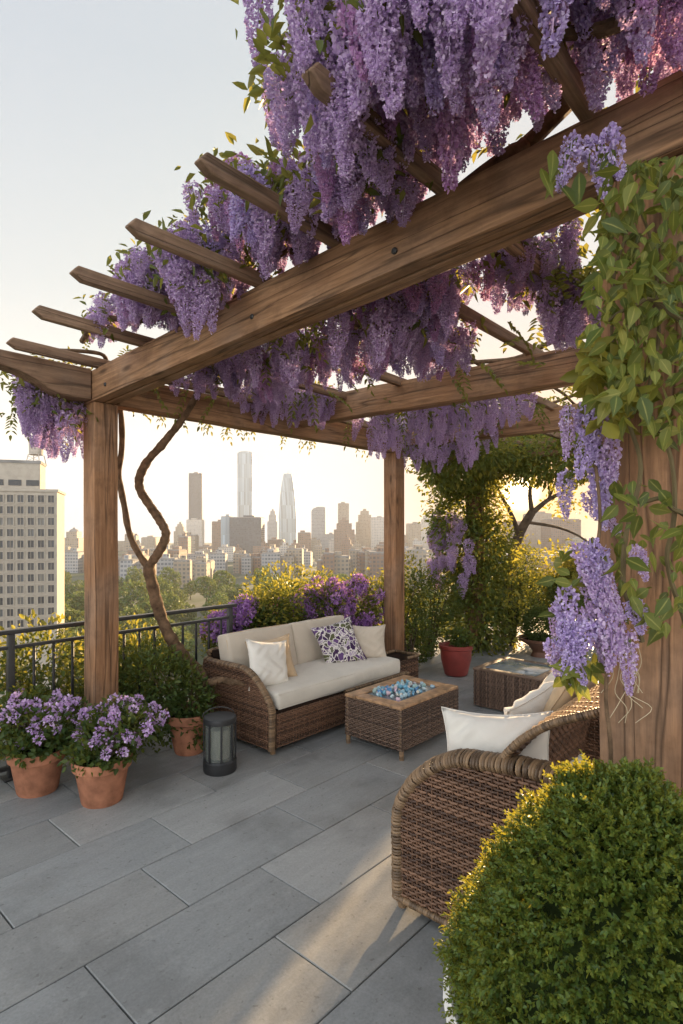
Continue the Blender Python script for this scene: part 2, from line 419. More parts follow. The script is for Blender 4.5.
def raceme_mesh(name, L, R, nf, seed, mat, fs=.0135):
    """one hanging wisteria flower cluster: florets round an axis, origin at its top"""
    r_ = np.random.default_rng(seed)
    t = r_.uniform(0, 1, nf)**.85
    prof = np.where(t < .12, .45+t/.12*.55, np.where(t < .4, 1, 1-(t-.4)/.6*.82))*R
    ang = r_.uniform(0, 2*PI, nf); rad = prof*np.sqrt(r_.uniform(.25, 1.0, nf))
    sway = np.stack([np.sin(t*2.3+seed)*.012*t, np.cos(t*1.9+seed*2)*.012*t, np.zeros(nf)], 1)
    P = np.stack([rad*np.cos(ang), rad*np.sin(ang), -t*L + r_.normal(0, .35*fs, nf)], 1) + sway
    out = np.stack([np.cos(ang), np.sin(ang), np.full(nf, -.1)], 1)
    Vs, Qs, o = [], [], 0
    sz = fs*(1-.45*t)
    for k in range(3):
        D = unit(out + r_.normal(size=(nf, 3))*.75 + np.array([0, 0, (.5, -.1, -.5)[k]])); N = unit(r_.normal(size=(nf, 3)) + np.array([0, 0, .5]))
        V, Q = quads(P, D, N, sz*r_.uniform(.75, 1.25, nf), sz*r_.uniform(.8, 1.1, nf))
        Vs.append(V); Qs.append(Q+o); o += len(V)
    # thin axis
    ax = []; n = 6
    zs = np.linspace(.004, -L*.98, 8)
    V = np.array([[.0022*math.cos(q*PI/2)+np.sin(-z/L*2.3+seed)*.012*(-z/L), .0022*math.sin(q*PI/2)+np.cos(-z/L*1.9+seed*2)*.012*(-z/L), z] for z in zs for q in range(4)])
    Q = np.array([[i*4+q, i*4+(q+1) % 4, (i+1)*4+(q+1) % 4, (i+1)*4+q] for i in range(7) for q in range(4)])
    Vs.append(V); Qs.append(Q+o)
    me = npmesh(name, np.vstack(Vs), np.vstack(Qs)); me.materials.append(MATS[mat])
    return me
RAC = {}
for kind, mat in (('violet', 'wisteria_petal'), ('pink', 'wisteria_pink_petal'), ('pale', 'wisteria_pale_petal')):
    RAC[kind] = [raceme_mesh('wisteria_flower_cluster', 1.0*l, r, nf, 5+i*3+len(kind)*17, mat) for i, (l, r, nf) in enumerate([(.36, .054, 560), (.30, .051, 480), (.42, .052, 640), (.24, .048, 400), (.33, .061, 600)])]
RLEN = [.36, .30, .42, .24, .33]
RAC['deep'] = [raceme_mesh('wisteria_flower_cluster', l, r, nf, 300+i, 'wisteria_petal', .0092) for i, (l, r, nf) in enumerate([(.15, .029, 320), (.13, .026, 280), (.17, .029, 350), (.11, .025, 240), (.14, .032, 330)])]
RAC['small'] = [raceme_mesh('wisteria_flower_cluster', l, r, nf, 200+i, 'wisteria_pale_petal', .0095) for i, (l, r, nf) in enumerate([(.15, .030, 300), (.13, .027, 260), (.17, .030, 330), (.11, .026, 220), (.14, .034, 310)])]
SLEN = [.15, .13, .17, .11, .14]
def put_raceme(parent, p, L, kind='violet', fat=1.0, tilt=.12):
    i = random.randrange(5)
    o = bpy.data.objects.new('flower_cluster', RAC[kind][i]); COL.objects.link(o); o.parent = parent
    s = L/(SLEN if kind in ('small', 'deep') else RLEN)[i]; o.location = p; w = fat*(.55+.45*s)
    o.scale = (w*random.uniform(.9, 1.15), w*random.uniform(.9, 1.15), s)
    o.rotation_euler = (random.gauss(0, tilt), random.gauss(0, tilt), random.uniform(0, 6.28)); return o
def raceme_raw(p, L, kind='violet', fat=1.0, tilt=.12):
    i = random.randrange(5); me = RAC[kind][i]; V = np.empty(len(me.vertices)*3, np.float32); me.vertices.foreach_get('co', V)
    V = V.reshape(-1, 3); Q = np.empty(len(me.loops), np.int32); me.loops.foreach_get('vertex_index', Q)
    s = L/RLEN[i]; w = fat*(.55+.45*s)
    M = (Matrix.Rotation(random.uniform(0, 6.28), 3, 'Z') @ Matrix.Rotation(random.gauss(0, tilt), 3, 'X')) @ Matrix.Diagonal((w, w, s))
    return V @ np.array(M).T + np.array(p), Q.reshape(-1, 4)

# ------------------------------------------------------------------ wicker
def wicker_rows(S, nrow, nst, ext=None, amp=.0044, hw=.0065, th=.0028, sub=2):
    """woven strands: S(s, t) -> positions (numpy), rows at t, waving over nst stakes. ext(t) -> (s0, s1)"""
    out = []; e = 1e-3
    for j in range(nrow):
        t = (j+.5)/nrow; s0, s1 = ext(t) if ext else (0., 1.)
        if s1-s0 < .04: continue
        m = max(3, int(nst*(s1-s0))*sub+1)
        s = np.linspace(s0, s1, m); T = np.full(m, t)
        p = S(s, T); ds = unit(S(np.minimum(s+e, 1), T)-S(np.maximum(s-e, 0), T)); dt = unit(S(s, np.minimum(T+e, 1))-S(s, np.maximum(T-e, 0)))
        n = unit(np.cross(ds, dt))
        ph = np.cos(PI*s*nst + (j % 2)*PI)
        w = hw*rng.uniform(.85, 1.12); c = p + n*(amp*ph[:, None]) + dt*rng.normal(0, .0006, (m, 1))
        ring = np.stack([c+dt*w, c+n*th+dt*w*.35, c+n*th-dt*w*.35, c-dt*w, c-n*th], 1)
        k = 5; V = ring.reshape(-1, 3)
        Q = np.array([[i*k+q, i*k+(q+1) % k, (i+1)*k+(q+1) % k, (i+1)*k+q] for i in range(m-1) for q in range(k)])
        out.append((V, Q))
    for i in range(nst+1):
        s_ = i/nst; tt = np.linspace(0, 1, 14)
        if ext:
            ok = np.array([ext(q)[0] <= s_ for q in tt])
            if ok.sum() < 2: continue
            tt = np.linspace(0, tt[ok].max(), 14)
        sv = np.full(14, s_); p = S(sv, tt); dt = unit(S(sv, np.minimum(tt+e, 1))-S(sv, np.maximum(tt-e, 0))); ds = unit(S(np.minimum(sv+e, 1), tt)-S(np.maximum(sv-e, 0), tt)); n = unit(np.cross(ds, dt))
        ring = np.stack([p+ds*.0034*math.cos(q)+n*.0034*math.sin(q) for q in np.arange(5)*2*PI/5], 1)
        out.append((ring.reshape(-1, 3), np.array([[a*5+q, a*5+(q+1) % 5, (a+1)*5+(q+1) % 5, (a+1)*5+q] for a in range(13) for q in range(5)])))
    return out
def flat_sheet(o, du, dv):
    o, du, dv = (np.array(x, float) for x in (o, du, dv))
    return lambda s, t: o + np.asarray(s)[:, None]*du + np.asarray(t)[:, None]*dv
def wrapped_roll(pts, r, name, mat, parent, ry=None, pitch=.011):
    """a thick cane roll wound round with strands (ridges run round it)"""
    P = np.array(spline(pts, 12)); seg = np.linalg.norm(np.diff(P, axis=0), axis=1); acc = np.concatenate([[0], np.cumsum(seg)]); L = acc[-1]
    nw = int(L/pitch); parts = []; n = 12
    for w in range(nw):
        ss = np.array([w+.02, w+.28, w+.72, w+.98])*L/nw; rr = np.array([.93, 1.02, 1.02, .93])*rng.uniform(.96, 1.04)
        c = np.stack([np.interp(ss, acc, P[:, i]) for i in range(3)], 1)
        d = unit(c[-1]-c[0]); x = np.array([1., 0, 0]); x = unit(x-d*np.dot(x, d)); y = np.cross(d, x)
        ang = np.arange(n)*2*PI/n; tw = rng.normal(0, .05)
        V = np.array([c[i] + d*tw*r*math.cos(q) + (x*(ry or r)*math.cos(q) + y*r*math.sin(q))*rr[i] for i in range(4) for q in ang])
        Q = np.array([[i*n+q, i*n+(q+1) % n, (i+1)*n+(q+1) % n, (i+1)*n+q] for i in range(3) for q in range(n)])
        parts.append((V, Q))
    o = npobj(name, parts, mat, parent, True)
    return o
def pillow(name, w, h, th, mat, loc, rot, label, cat='cushion', group=None, pinch=.13, seed=0, two=None):
    n = 22; r_ = np.random.default_rng(seed); k1 = r_.uniform(0, 6, 4)
    g = np.linspace(-1, 1, n); X, Y = np.meshgrid(g, g, indexing='ij')
    px = X*(1-pinch*(1-Y**2)); py = Y*(1-pinch*(1-X**2))
    T = (np.clip(1-np.abs(X)**2.6, 0, 1)*np.clip(1-np.abs(Y)**2.6, 0, 1))**.55
    wr = 1+.05*np.sin(5*X+k1[0]+2*Y)*np.cos(3*Y+k1[1]) + .05*np.sin(9*Y+k1[2]+X*4)*(X**2)
    # creases running in from the corners
    cr = .13*np.sin(13*(X-Y)+k1[3])*np.exp(-((np.abs(X)-.7)**2+(np.abs(Y)-.7)**2)*6) + .05*np.sin(7*X+11*Y+k1[0])*np.exp(-((Y+.2)**2)*5)
    bm = bmesh.new(); F_ = []
    for sgn in (1, -1):
        vs = [[None]*n for _ in range(n)]
        for i in range(n):
            for j in range(n):
                z = sgn*th*.5*T[i, j]*(wr[i, j]) + sgn*cr[i, j]*th*.5*T[i, j]*2
                vs[i][j] = bm.verts.new((px[i, j]*w/2, py[i, j]*h/2, z))
        for i in range(n-1):
            for j in range(n-1):
                q = (vs[i][j], vs[i+1][j], vs[i+1][j+1], vs[i][j+1]); bm.faces.new(q if sgn > 0 else q[::-1])
    bmesh.ops.remove_doubles(bm, verts=bm.verts, dist=1e-5)
    me = bpy.data.meshes.new(name); bm.to_mesh(me); bm.free()
    o = link(name, me, mat); o.location = loc; o.rotation_euler = rot
    if two:
        me.materials.append(MATS[two]); 
        for f in me.polygons:
            if f.center.x > w*.12: f.material_index = 1
    # piping round the seam
    edge = [(px[i, 0]*w/2, py[i, 0]*h/2, 0) for i in range(n)] + [(px[-1, j]*w/2, py[-1, j]*h/2, 0) for j in range(1, n)] + [(px[i, -1]*w/2, py[i, -1]*h/2, 0) for i in range(n-2, -1, -1)] + [(px[0, j]*w/2, py[0, j]*h/2, 0) for j in range(n-2, -1, -1)]
    BM().tube(edge, .003, 6, False).build('piping', mat, o)
    return tag(o, label, cat, group)

# ------------------------------------------------------------------ camera, sky, sun
SUN_AZ, SUN_EL = math.radians(25.5), math.radians(9.5)      # azimuth measured from +Y towards +X
EXPOSURE = 2.25; VEIL_K, VEIL_BACK = 1.50, 3.4
cd = bpy.data.cameras.new('camera'); cam = bpy.data.objects.new('camera', cd); COL.objects.link(cam)
cam.location = (0, 0, H); cam.rotation_euler = (PI/2, 0, 0)
cd.sensor_fit = 'VERTICAL'; cd.sensor_height = 24.0; cd.lens = 24.0*F/1024.0
cd.shift_y = (HY-512.0)/1024.0
cd.clip_start = .05; cd.clip_end = 30000
scene.camera = cam
w = bpy.data.worlds.new('World'); scene.world = w; w.use_nodes = True
wt = w.node_tree; wt.nodes.clear()
sky = wt.nodes.new('ShaderNodeTexSky'); sky.sky_type = 'NISHITA'; sky.sun_disc = False
sky.sun_elevation = SUN_EL; sky.sun_rotation = SUN_AZ; sky.altitude = 60; sky.air_density = 1.0; sky.dust_density = 4.5; sky.ozone_density = 1.0
bg = wt.nodes.new('ShaderNodeBackground'); bg.inputs[1].default_value = .12
wo = wt.nodes.new('ShaderNodeOutputWorld')
# thin high cloud veils the blue: whitish by the horizon, blue-grey overhead, with extra brightness added behind the camera as fill
def wn(t, **k):
    x = wt.nodes.new(t)
    for a_, v_ in k.items(): setattr(x, a_, v_)
    return x
hsv = wn('ShaderNodeHueSaturation'); hsv.inputs['Saturation'].default_value = .65
tcw = wn('ShaderNodeTexCoord'); nrm = wn('ShaderNodeVectorMath', operation='NORMALIZE'); sxyz = wn('ShaderNodeSeparateXYZ')
wt.links.new(tcw.outputs['Generated'], nrm.inputs[0]); wt.links.new(nrm.outputs[0], sxyz.inputs[0])
vr = wn('ShaderNodeValToRGB'); el_ = vr.color_ramp.elements
VEIL = [(0.0, (1.22, 1.19, 1.17)), (.16, (1.03, 1.04, 1.05)), (.36, (.765, .835, .91)), (.62, (.62, .71, .81)), (1.0, (.70, .76, .82))]
while len(el_) < len(VEIL): el_.new(.5)
for e_, (p_, c_) in zip(el_, VEIL): e_.position = p_; e_.color = (*c_, 1)
wt.links.new(sxyz.outputs[2], vr.inputs[0])
dotn = wn('ShaderNodeVectorMath', operation='DOT_PRODUCT'); dotn.inputs[1].default_value = (math.sin(SUN_AZ), math.cos(SUN_AZ), 0)
wt.links.new(nrm.outputs[0], dotn.inputs[0])
back = wn('ShaderNodeMapRange'); back.inputs['From Min'].default_value = .1; back.inputs['From Max'].default_value = -.9
back.inputs['To Min'].default_value = VEIL_K; back.inputs['To Max'].default_value = VEIL_K*VEIL_BACK
wt.links.new(dotn.outputs['Value'], back.inputs['Value'])
vk = wn('ShaderNodeVectorMath', operation='SCALE'); wt.links.new(vr.outputs[0], vk.inputs[0]); wt.links.new(back.outputs[0], vk.inputs['Scale'])
# the sun's own glow in the haze
gd = wn('ShaderNodeVectorMath', operation='DOT_PRODUCT'); ga, ge = math.radians(17.3), math.radians(3.6)
gd.inputs[1].default_value = (math.sin(ga)*math.cos(ge), math.cos(ga)*math.cos(ge), math.sin(ge)); wt.links.new(nrm.outputs[0], gd.inputs[0])
gp = wn('ShaderNodeMath', operation='POWER'); gmx = wn('ShaderNodeMath', operation='MAXIMUM'); gmx.inputs[1].default_value = 0
wt.links.new(gd.outputs['Value'], gmx.inputs[0]); wt.links.new(gmx.outputs[0], gp.inputs[0]); gp.inputs[1].default_value = 6500
gs = wn('ShaderNodeVectorMath', operation='SCALE'); gs.inputs[0].default_value = (1.0, .84, .50); gm_ = wn('ShaderNodeMath', operation='MULTIPLY'); gm_.inputs[1].default_value = 34.0
wt.links.new(gp.outputs[0], gm_.inputs[0]); wt.links.new(gm_.outputs[0], gs.inputs['Scale'])
veil = wn('ShaderNodeMix', data_type='RGBA'); veil.inputs[0].default_value = .92
wt.links.new(sky.outputs[0], hsv.inputs['Color']); mn_ = wn('ShaderNodeVectorMath', operation='MINIMUM'); mn_.inputs[1].default_value = (4.0, 3.0, 1.8); wt.links.new(hsv.outputs[0], mn_.inputs[0]); wt.links.new(mn_.outputs[0], veil.inputs[6]); 
wp_ = wn('ShaderNodeMath', operation='POWER'); wt.links.new(gmx.outputs[0], wp_.inputs[0]); wp_.inputs[1].default_value = 55
wm_ = wn('ShaderNodeMath', operation='MULTIPLY'); wt.links.new(wp_.outputs[0], wm_.inputs[0]); wm_.inputs[1].default_value = .92
warm = wn('ShaderNodeMix', data_type='RGBA'); wt.links.new(wm_.outputs[0], warm.inputs[0]); wt.links.new(vk.outputs[0], warm.inputs[6]); warm.inputs[7].default_value = (1.75, .78, .15, 1)
wt.links.new(warm.outputs[2], veil.inputs[7])
ad_ = wn('ShaderNodeVectorMath', operation='ADD'); wt.links.new(veil.outputs[2], ad_.inputs[0]); wt.links.new(gs.outputs[0], ad_.inputs[1])
hp_ = wn('ShaderNodeMath', operation='POWER'); wt.links.new(gmx.outputs[0], hp_.inputs[0]); hp_.inputs[1].default_value = 520
hs_ = wn('ShaderNodeVectorMath', operation='SCALE'); hs_.inputs[0].default_value = (2.6, 1.25, .22); wt.links.new(hp_.outputs[0], hs_.inputs['Scale'])
ad2 = wn('ShaderNodeVectorMath', operation='ADD'); wt.links.new(ad_.outputs[0], ad2.inputs[0]); wt.links.new(hs_.outputs[0], ad2.inputs[1])
wt.links.new(ad2.outputs[0], bg.inputs[0]); wt.links.new(bg.outputs[0], wo.inputs[0])
sl = bpy.data.lights.new('sun', 'SUN'); sl.energy = 5.0; sl.angle = math.radians(.6); sl.color = (1.0, .69, .37)
so = bpy.data.objects.new('sun', sl); COL.objects.link(so)
sd = Vector((math.sin(SUN_AZ)*math.cos(SUN_EL), math.cos(SUN_AZ)*math.cos(SUN_EL), math.sin(SUN_EL)))
so.rotation_euler = sd.to_track_quat('Z', 'Y').to_euler()
vs = scene.view_settings; vs.view_transform = 'Standard'; vs.look = 'None'; vs.exposure = EXPOSURE; vs.gamma = 1; vs.use_curve_mapping = False
scene.cycles.max_bounces = 8; scene.cycles.transparent_max_bounces = 16; scene.cycles.volume_bounces = 0
scene.cycles.use_denoising = True; scene.cycles.sample_clamp_indirect = 6
try: scene.cycles.denoising_prefilter = 'ACCURATE'
except Exception: pass

# ------------------------------------------------------------------ terrace
terr = BM()
terr.box((13.0, 9.6, .30), (3.2, -3.9, -.162), .0)
t_o = terr.build('roof_terrace', 'joint_mortar', smooth=False); t_o.location = W(0, 0); t_o.rotation_euler = (0, 0, TH)
tag(t_o, kind='structure')
pv = BM()
offs = {0: -.30, 1: -.54, 2: -.15, 3: -.43, 4: -.047, 5: -.31, 6: -.62}
g = .0027
for k in range(-2, 17):
    b1 = -.10 - .405*k; b0 = b1 - .405
    a0 = offs.get(k, rng.uniform(-.8, 0))
    for n in range(-5, 13):
        x0 = a0+.83*n; x1 = x0+.83
        if x1 < -3.0 or x0 > 9.2 or b1 > .85: continue
        pv.box((x1-x0-2*g, .405-2*g, .03), ((x0+x1)/2, (b0+b1)/2, -.013+rng.normal(0, .0007)), .003, 1, Matrix.Rotation(rng.normal(0, .0008), 3, 'X') @ Matrix.Rotation(rng.normal(0, .0006), 3, 'Y'))
po = pv.build('paving', 'bluestone', smooth=False); po.location = W(0, 0); po.rotation_euler = (0, 0, TH)
tag(po, kind='structure')

# ------------------------------------------------------------------ pergola
perg = empty('pergola', W(0, 0), TH, 'large weathered timber pergola over the terrace, draped in purple wisteria', 'pergola')
def timber(name, size, loc, mat, rot=None, bev=.008, cuts=0, parent=None, amp=.0025):
    m = BM(); m.box(size, (0, 0, 0), bev, 2)
    if cuts:
        ax = max(range(3), key=lambda i: size[i])
        for c in range(1, cuts):
            co = [0, 0, 0]; co[ax] = (c/cuts-.5)*size[ax]; no = [0, 0, 0]; no[ax] = 1
            bmesh.ops.bisect_plane(m.b, geom=m.b.verts[:]+m.b.edges[:]+m.b.faces[:], plane_co=co, plane_no=no)
        ph = rng.uniform(0, 6, 6)
        for v in m.b.verts:
            q = v.co[ax]
            v.co += Vector([0 if i == ax else amp*(math.sin(q*3.1+ph[i])+.7*math.sin(q*8.3+ph[i+3])) for i in range(3)])
    o = m.build(name, mat, parent or perg); o.location = loc
    if rot is not None: o.rotation_euler = rot
    return o
PB = -3.42                                         # second front post
def zb(b): return 2.45 + .145*(-b)/3.1              # underside of the front beam: it rises towards the near end
# posts
timber('post', (.165, .165, 2.45), (0, 0, 1.225), 'post_wood', cuts=10)
timber('post', (.135, .24, zb(PB)-.02), (-.02, PB+.02, (zb(PB)-.02)/2), 'post_wood', cuts=10)
timber('post', (.115, .24, zb(PB)-.03), (.108, PB+.015, (zb(PB)-.03)/2), 'post_wood', cuts=10)
for a, b in ((3.32, 0), (5.15, .0), (5.2, PB)):
    timber('post', (.165, .165, 2.45), (a, b, 1.225), 'post_wood', cuts=10)
# front beam: two timbers, gently rising
L = 5.6; slope = math.atan(.145/3.1); bc = .15 - L/2*math.cos(slope)
rotb = (0, -slope, -PI/2)
timber('beam', (L, .075, .205), (-.052, bc, zb(bc)+.1025), 'beam_wood', rotb, cuts=16)
timber('beam', (L-.1, .070, .195), (.030, bc-.03, zb(bc)+.10), 'beam_wood', rotb, cuts=16)
# back beam along a, with a carved tail
timber('beam', (6.3, .14, .21), (3.25, 0, 2.555), 'beam_wood', cuts=16)
tail = BM(); prof = [(-.095, 2.705), (-.095, 2.50), (-.20, 2.497), (-.29, 2.503), (-.36, 2.525), (-.43, 2.565), (-.52, 2.60), (-.64, 2.622), (-.80, 2.632), (-.97, 2.640), (-.98, 2.705), (-.7, 2.71), (-.4, 2.708)]
tail.prism(prof, 'y', -.07, .07).build('beam_tail', 'rafter_wood', perg, True, .008).location = (0, 0, -.04)
# right-hand beam and tie beams
timber('beam', (6.0, .14, .20), (2.95, PB, 2.70), 'beam_wood', cuts=14)
for a in (1.78, 3.45, 5.2):
    timber('tie_beam', (4.1, .14, .21), (a, -1.98, 2.615), 'beam_wood', (0, .012, -PI/2), cuts=12)
# rafters
RB = [-.14, -.70, -1.25, -1.75, -2.25, -2.75, -3.25, -3.8, -4.35]
for i, b in enumerate(RB):
    z0 = zb(b)+.205; a1 = 5.75
    m = BM(); oh = (.60, .66, .70, .70, .72, .72, .72, .72, .72)[i]; pr = [(-oh-.03, z0+.028), (-oh, z0+.064), (a1, z0+.0), (a1+.03, z0-.03), (a1-.02, z0-.068), (-oh+.02, z0)]
    m.prism([(p, q) for p, q in pr], 'y', -.021, .021)
    for c in range(1, 14):
        bmesh.ops.bisect_plane(m.b, geom=m.b.verts[:]+m.b.edges[:]+m.b.faces[:], plane_co=(-.6+c*.45, 0, 0), plane_no=(1, 0, 0))
    ph = rng.uniform(0, 6, 4)
    for v in m.b.verts: v.co.y += .004*math.sin(v.co.x*2.3+ph[0])+.002*math.sin(v.co.x*6+ph[1]); v.co.z += .004*math.sin(v.co.x*2.0+ph[2])
    o = m.build('rafter', 'rafter_wood', perg, True, .006); o.location = (0, b, 0)
# bolts through the front beam and an iron strap
for b in (-.25, -1.72, -2.55):
    m = BM(); m.lathe([(.013, 0), (.013, .006), (.008, .010)], 12)
    o = m.build('bolt', 'black_iron', perg); o.location = (-.0885, b, zb(b)+.07); o.rotation_euler = (0, -PI/2, 0)

# ------------------------------------------------------------------ iron railing
rail = empty('railing', W(0, .217), TH, 'black iron balustrade along the terrace edge behind the flower pots', 'railing')
R0, R1 = -2.9, 1.30
BM().box((R1-R0, .055, .028), ((R0+R1)/2, 0, .945), .006).build('top_rail', 'black_iron', rail)
BM().box((R1-R0, .030, .022), ((R0+R1)/2, 0, .845), .003).build('mid_rail', 'black_iron', rail)
BM().box((R1-R0, .035, .025), ((R0+R1)/2, 0, .075), .003).build('bottom_rail', 'black_iron', rail)
bal = None
x = R0+.05
while x < 1.24:
    if bal is None:
        m = BM(); m.box((.016, .016, .76), (0, 0, .46), .002, 1); bal = m.build('baluster', 'black_iron', rail); bal.location.x = x
    else: copy_part(bal, rail, (x, 0, 0))
    x += .125
for x in (-2.2, -.55, 1.18):
    m = BM(); m.box((.04, .04, .93), (0, 0, .465), .004); m.box((.10, .10, .012), (0, 0, .012), .002); o = m.build('rail_post', 'black_iron', rail); o.location.x = x+.06

# ------------------------------------------------------------------ furniture
def legs(parent, pts, r=.02, h=.06, mat='wicker_wrap'):
    for x, y in pts:
        m = BM(); m.lathe([(r*.85, 0), (r, h*.4), (r, h)], 12); o = m.build('leg', mat, parent); o.location = (x, y, 0)

# --- sofa: local x along its length (0..1.55), y 0 front .. 0.8 back, faces -y
SA, SB = .859, -.752
sofa = empty('wicker_sofa', W(SA, SB), TH, 'long brown wicker sofa with beige back cushions, standing before the railing', 'sofa')
SL, SD = 1.56, .78
def arch_ext(zt, ztop):
    """outline of an arm: for height fraction t the span of y (0 front .. 1 back)"""
    def f(t):
        z = t*ztop; ys = np.linspace(0, 1, 60); ok = np.array([zt(y) for y in ys]) >= z
        i = np.argmax(ok) if ok.any() else 59
        return (ys[i], 1.0)
    return f
def sofa_arm(y):      # y fraction of depth
    d = y*SD
    return .33 + .245*math.sin(min(1, d/.34)*PI/2)**.8 if d < .34 else .575 - .02*(d-.34)
sideo = npobj('side_panel', wicker_rows(lambda s, t: np.stack([np.full(len(s), -.012), np.asarray(s)*SD, .05+np.asarray(t)*.53], 1), 40, 30, lambda t: arch_ext(sofa_arm, .58)(t)), 'wicker_brown', sofa)
poly = [(0, .06)] + [(k/20*SD, sofa_arm(k/20)-.008) for k in range(21)] + [(SD, .06)]
BM().prism(poly, 'x', -.008, .035).build('side_backing', 'wicker_backing', sofa, False)
arm_pts = [(.015, 0, .04), (.015, -.004, .2), (.015, 0, .33)] + [(.015, k/12*SD, sofa_arm(k/12)) for k in range(1, 13)] + [(.015, SD+.02, .40), (.015, SD+.02, .1)]
wrapped_roll(arm_pts, .021, 'arm_roll', 'wicker_wrap', sofa, ry=.030)
npobj('front_panel', wicker_rows(flat_sheet((.05, -.01, .05), (SL-.06, 0, 0), (0, 0, .24)), 18, 54), 'wicker_brown', sofa)
npobj('end_panel', wicker_rows(flat_sheet((SL+.002, 0, .05), (0, SD, 0), (0, 0, .24)), 18, 28), 'wicker_brown', sofa)
BM().box((SL-.02, SD-.02, .25), (SL/2, SD/2, .18), .004).build('base_frame', 'wicker_backing', sofa)
wrapped_roll([(.04, -.012, .30), (SL*.5, -.012, .30), (SL, -.012, .30), (SL+.005, .03, .30), (SL+.005, SD, .30)], .014, 'seat_rail', 'wicker_wrap', sofa)
wrapped_roll([(SL, -.012, .30), (SL, -.012, .18), (SL, -.012, .02)], .017, 'corner_post', 'wicker_wrap', sofa)
wrapped_roll([(.02, -.012, .045), (SL*.5, -.012, .045), (SL, -.012, .045)], .013, 'bottom_rail', 'wicker_wrap', sofa)
BM().box((SL-.1, .04, .36), (SL/2, SD-.02, .46), .01).build('backrest', 'wicker_backing', sofa)
npobj('backrest_weave', wicker_rows(flat_sheet((.05, SD+.01, .05), (SL-.1, 0, 0), (0, 0, .58)), 40, 50), 'wicker_brown', sofa)
wrapped_roll([(.03, SD-.01, .60), (.1, SD, .635), (SL*.5, SD, .64), (SL-.06, SD, .635), (SL-.02, SD-.01, .58), (SL-.02, SD, .3)], .018, 'back_rail', 'wicker_wrap', sofa)
legs(sofa, ((.05, .03), (SL-.05, .03), (.05, SD-.05), (SL-.05, SD-.05)), .022, .05)
def soft_box(name, size, mat, parent, loc, rot=(0, 0, 0), bev=.035, puff=.012, seed=0, axes=(1, 1, 1)):
    m = BM(); m.box(size, (0, 0, 0), bev, 3)
    for _ in range(3):
        bmesh.ops.subdivide_edges(m.b, edges=[e for e in m.b.edges if e.calc_length() > .09], cuts=1, use_grid_fill=True)
    bmesh.ops.triangulate(m.b, faces=[f for f in m.b.faces if len(f.verts) > 4])
    r_ = np.random.default_rng(seed); ph = r_.uniform(0, 6, 6)
    for v in m.b.verts:
        x, y, z = v.co; u_, v_, w_ = 2*x/size[0], 2*y/size[1], 2*z/size[2]
        k = [(1-v_*v_)*(1-w_*w_), (1-u_*u_)*(1-w_*w_), (1-u_*u_)*(1-v_*v_)]
        s = Vector((math.copysign(1, u_)*k[0]*abs(u_)**4, math.copysign(1, v_)*k[1]*abs(v_)**4, math.copysign(1, w_)*k[2]*abs(w_)**4))*puff*2
        s = Vector(s[i]*axes[i] for i in range(3))
        s += Vector((0, .2, 1))*.003*(math.sin(9*x+ph[0]+4*y)+math.sin(13*y+ph[1]-5*x)+math.sin(21*x+ph[2])*.6)
        v.co += s
    o = m.build(name, mat, parent); o.location = loc; o.rotation_euler = rot
    return o
def seam(parent, pts, mat, r=.005): return BM().tube(pts, r, 6).build('piping', mat, parent)
sc_ = soft_box('seat_cushion', (SL-.08, SD-.16, .125), 'linen_cream', sofa, (SL/2+.04, (SD-.16)/2+.0, .368), bev=.03, seed=3)
xs, ys = (SL-.08)/2-.004, (SD-.16)/2-.004
for zz in (.052, -.052):
    seam(sc_, [(-xs, -ys, zz), (0, -ys-.004, zz), (xs-.02, -ys, zz), (xs, -ys+.02, zz), (xs+.003, 0, zz), (xs, ys, zz)], 'linen_cream')
for k, x in enumerate((.42, 1.11)):
    c = soft_box('back_cushion', (.69, .15, .40), 'linen_beige', sofa, (x, SD-.16, .575), (math.radians(-14), 0, 0), bev=.026, puff=.026, seed=8+k, axes=(.1, 1, .12))
    seam(c, [(-.34, -.055, -.15), (-.342, -.055, .15), (-.31, -.055, .197), (0, -.06, .2), (.31, -.055, .197), (.342, -.055, .15), (.34, -.055, -.15)], 'linen_tan')
def on_sofa(x, y, z): return W(SA+x, SB+y, z)
pillow('throw_pillow', .38, .38, .13, 'linen_white', on_sofa(.20, .25, .58), (math.radians(70), math.radians(9), TH+math.radians(-6)), 'white throw pillow leaning on the arm of the long sofa', seed=1)
pillow('throw_pillow', .36, .36, .13, 'linen_tan', on_sofa(.33, .36, .575), (math.radians(68), math.radians(-7), TH+math.radians(-28)), 'tan throw pillow half hidden behind the white one at the sofa arm', seed=15)
pillow('patterned_pillow', .42, .42, .13, 'patterned_fabric', on_sofa(1.10, .34, .59), (math.radians(64), math.radians(-10), TH+math.radians(-16)), 'purple and white patterned pillow in the middle of the long sofa', seed=2)
pillow('throw_pillow', .36, .33, .12, 'linen_beige', on_sofa(1.42, .27, .565), (math.radians(74), math.radians(3), TH+math.radians(-30)), 'plain beige pillow at the open end of the long sofa', seed=3)

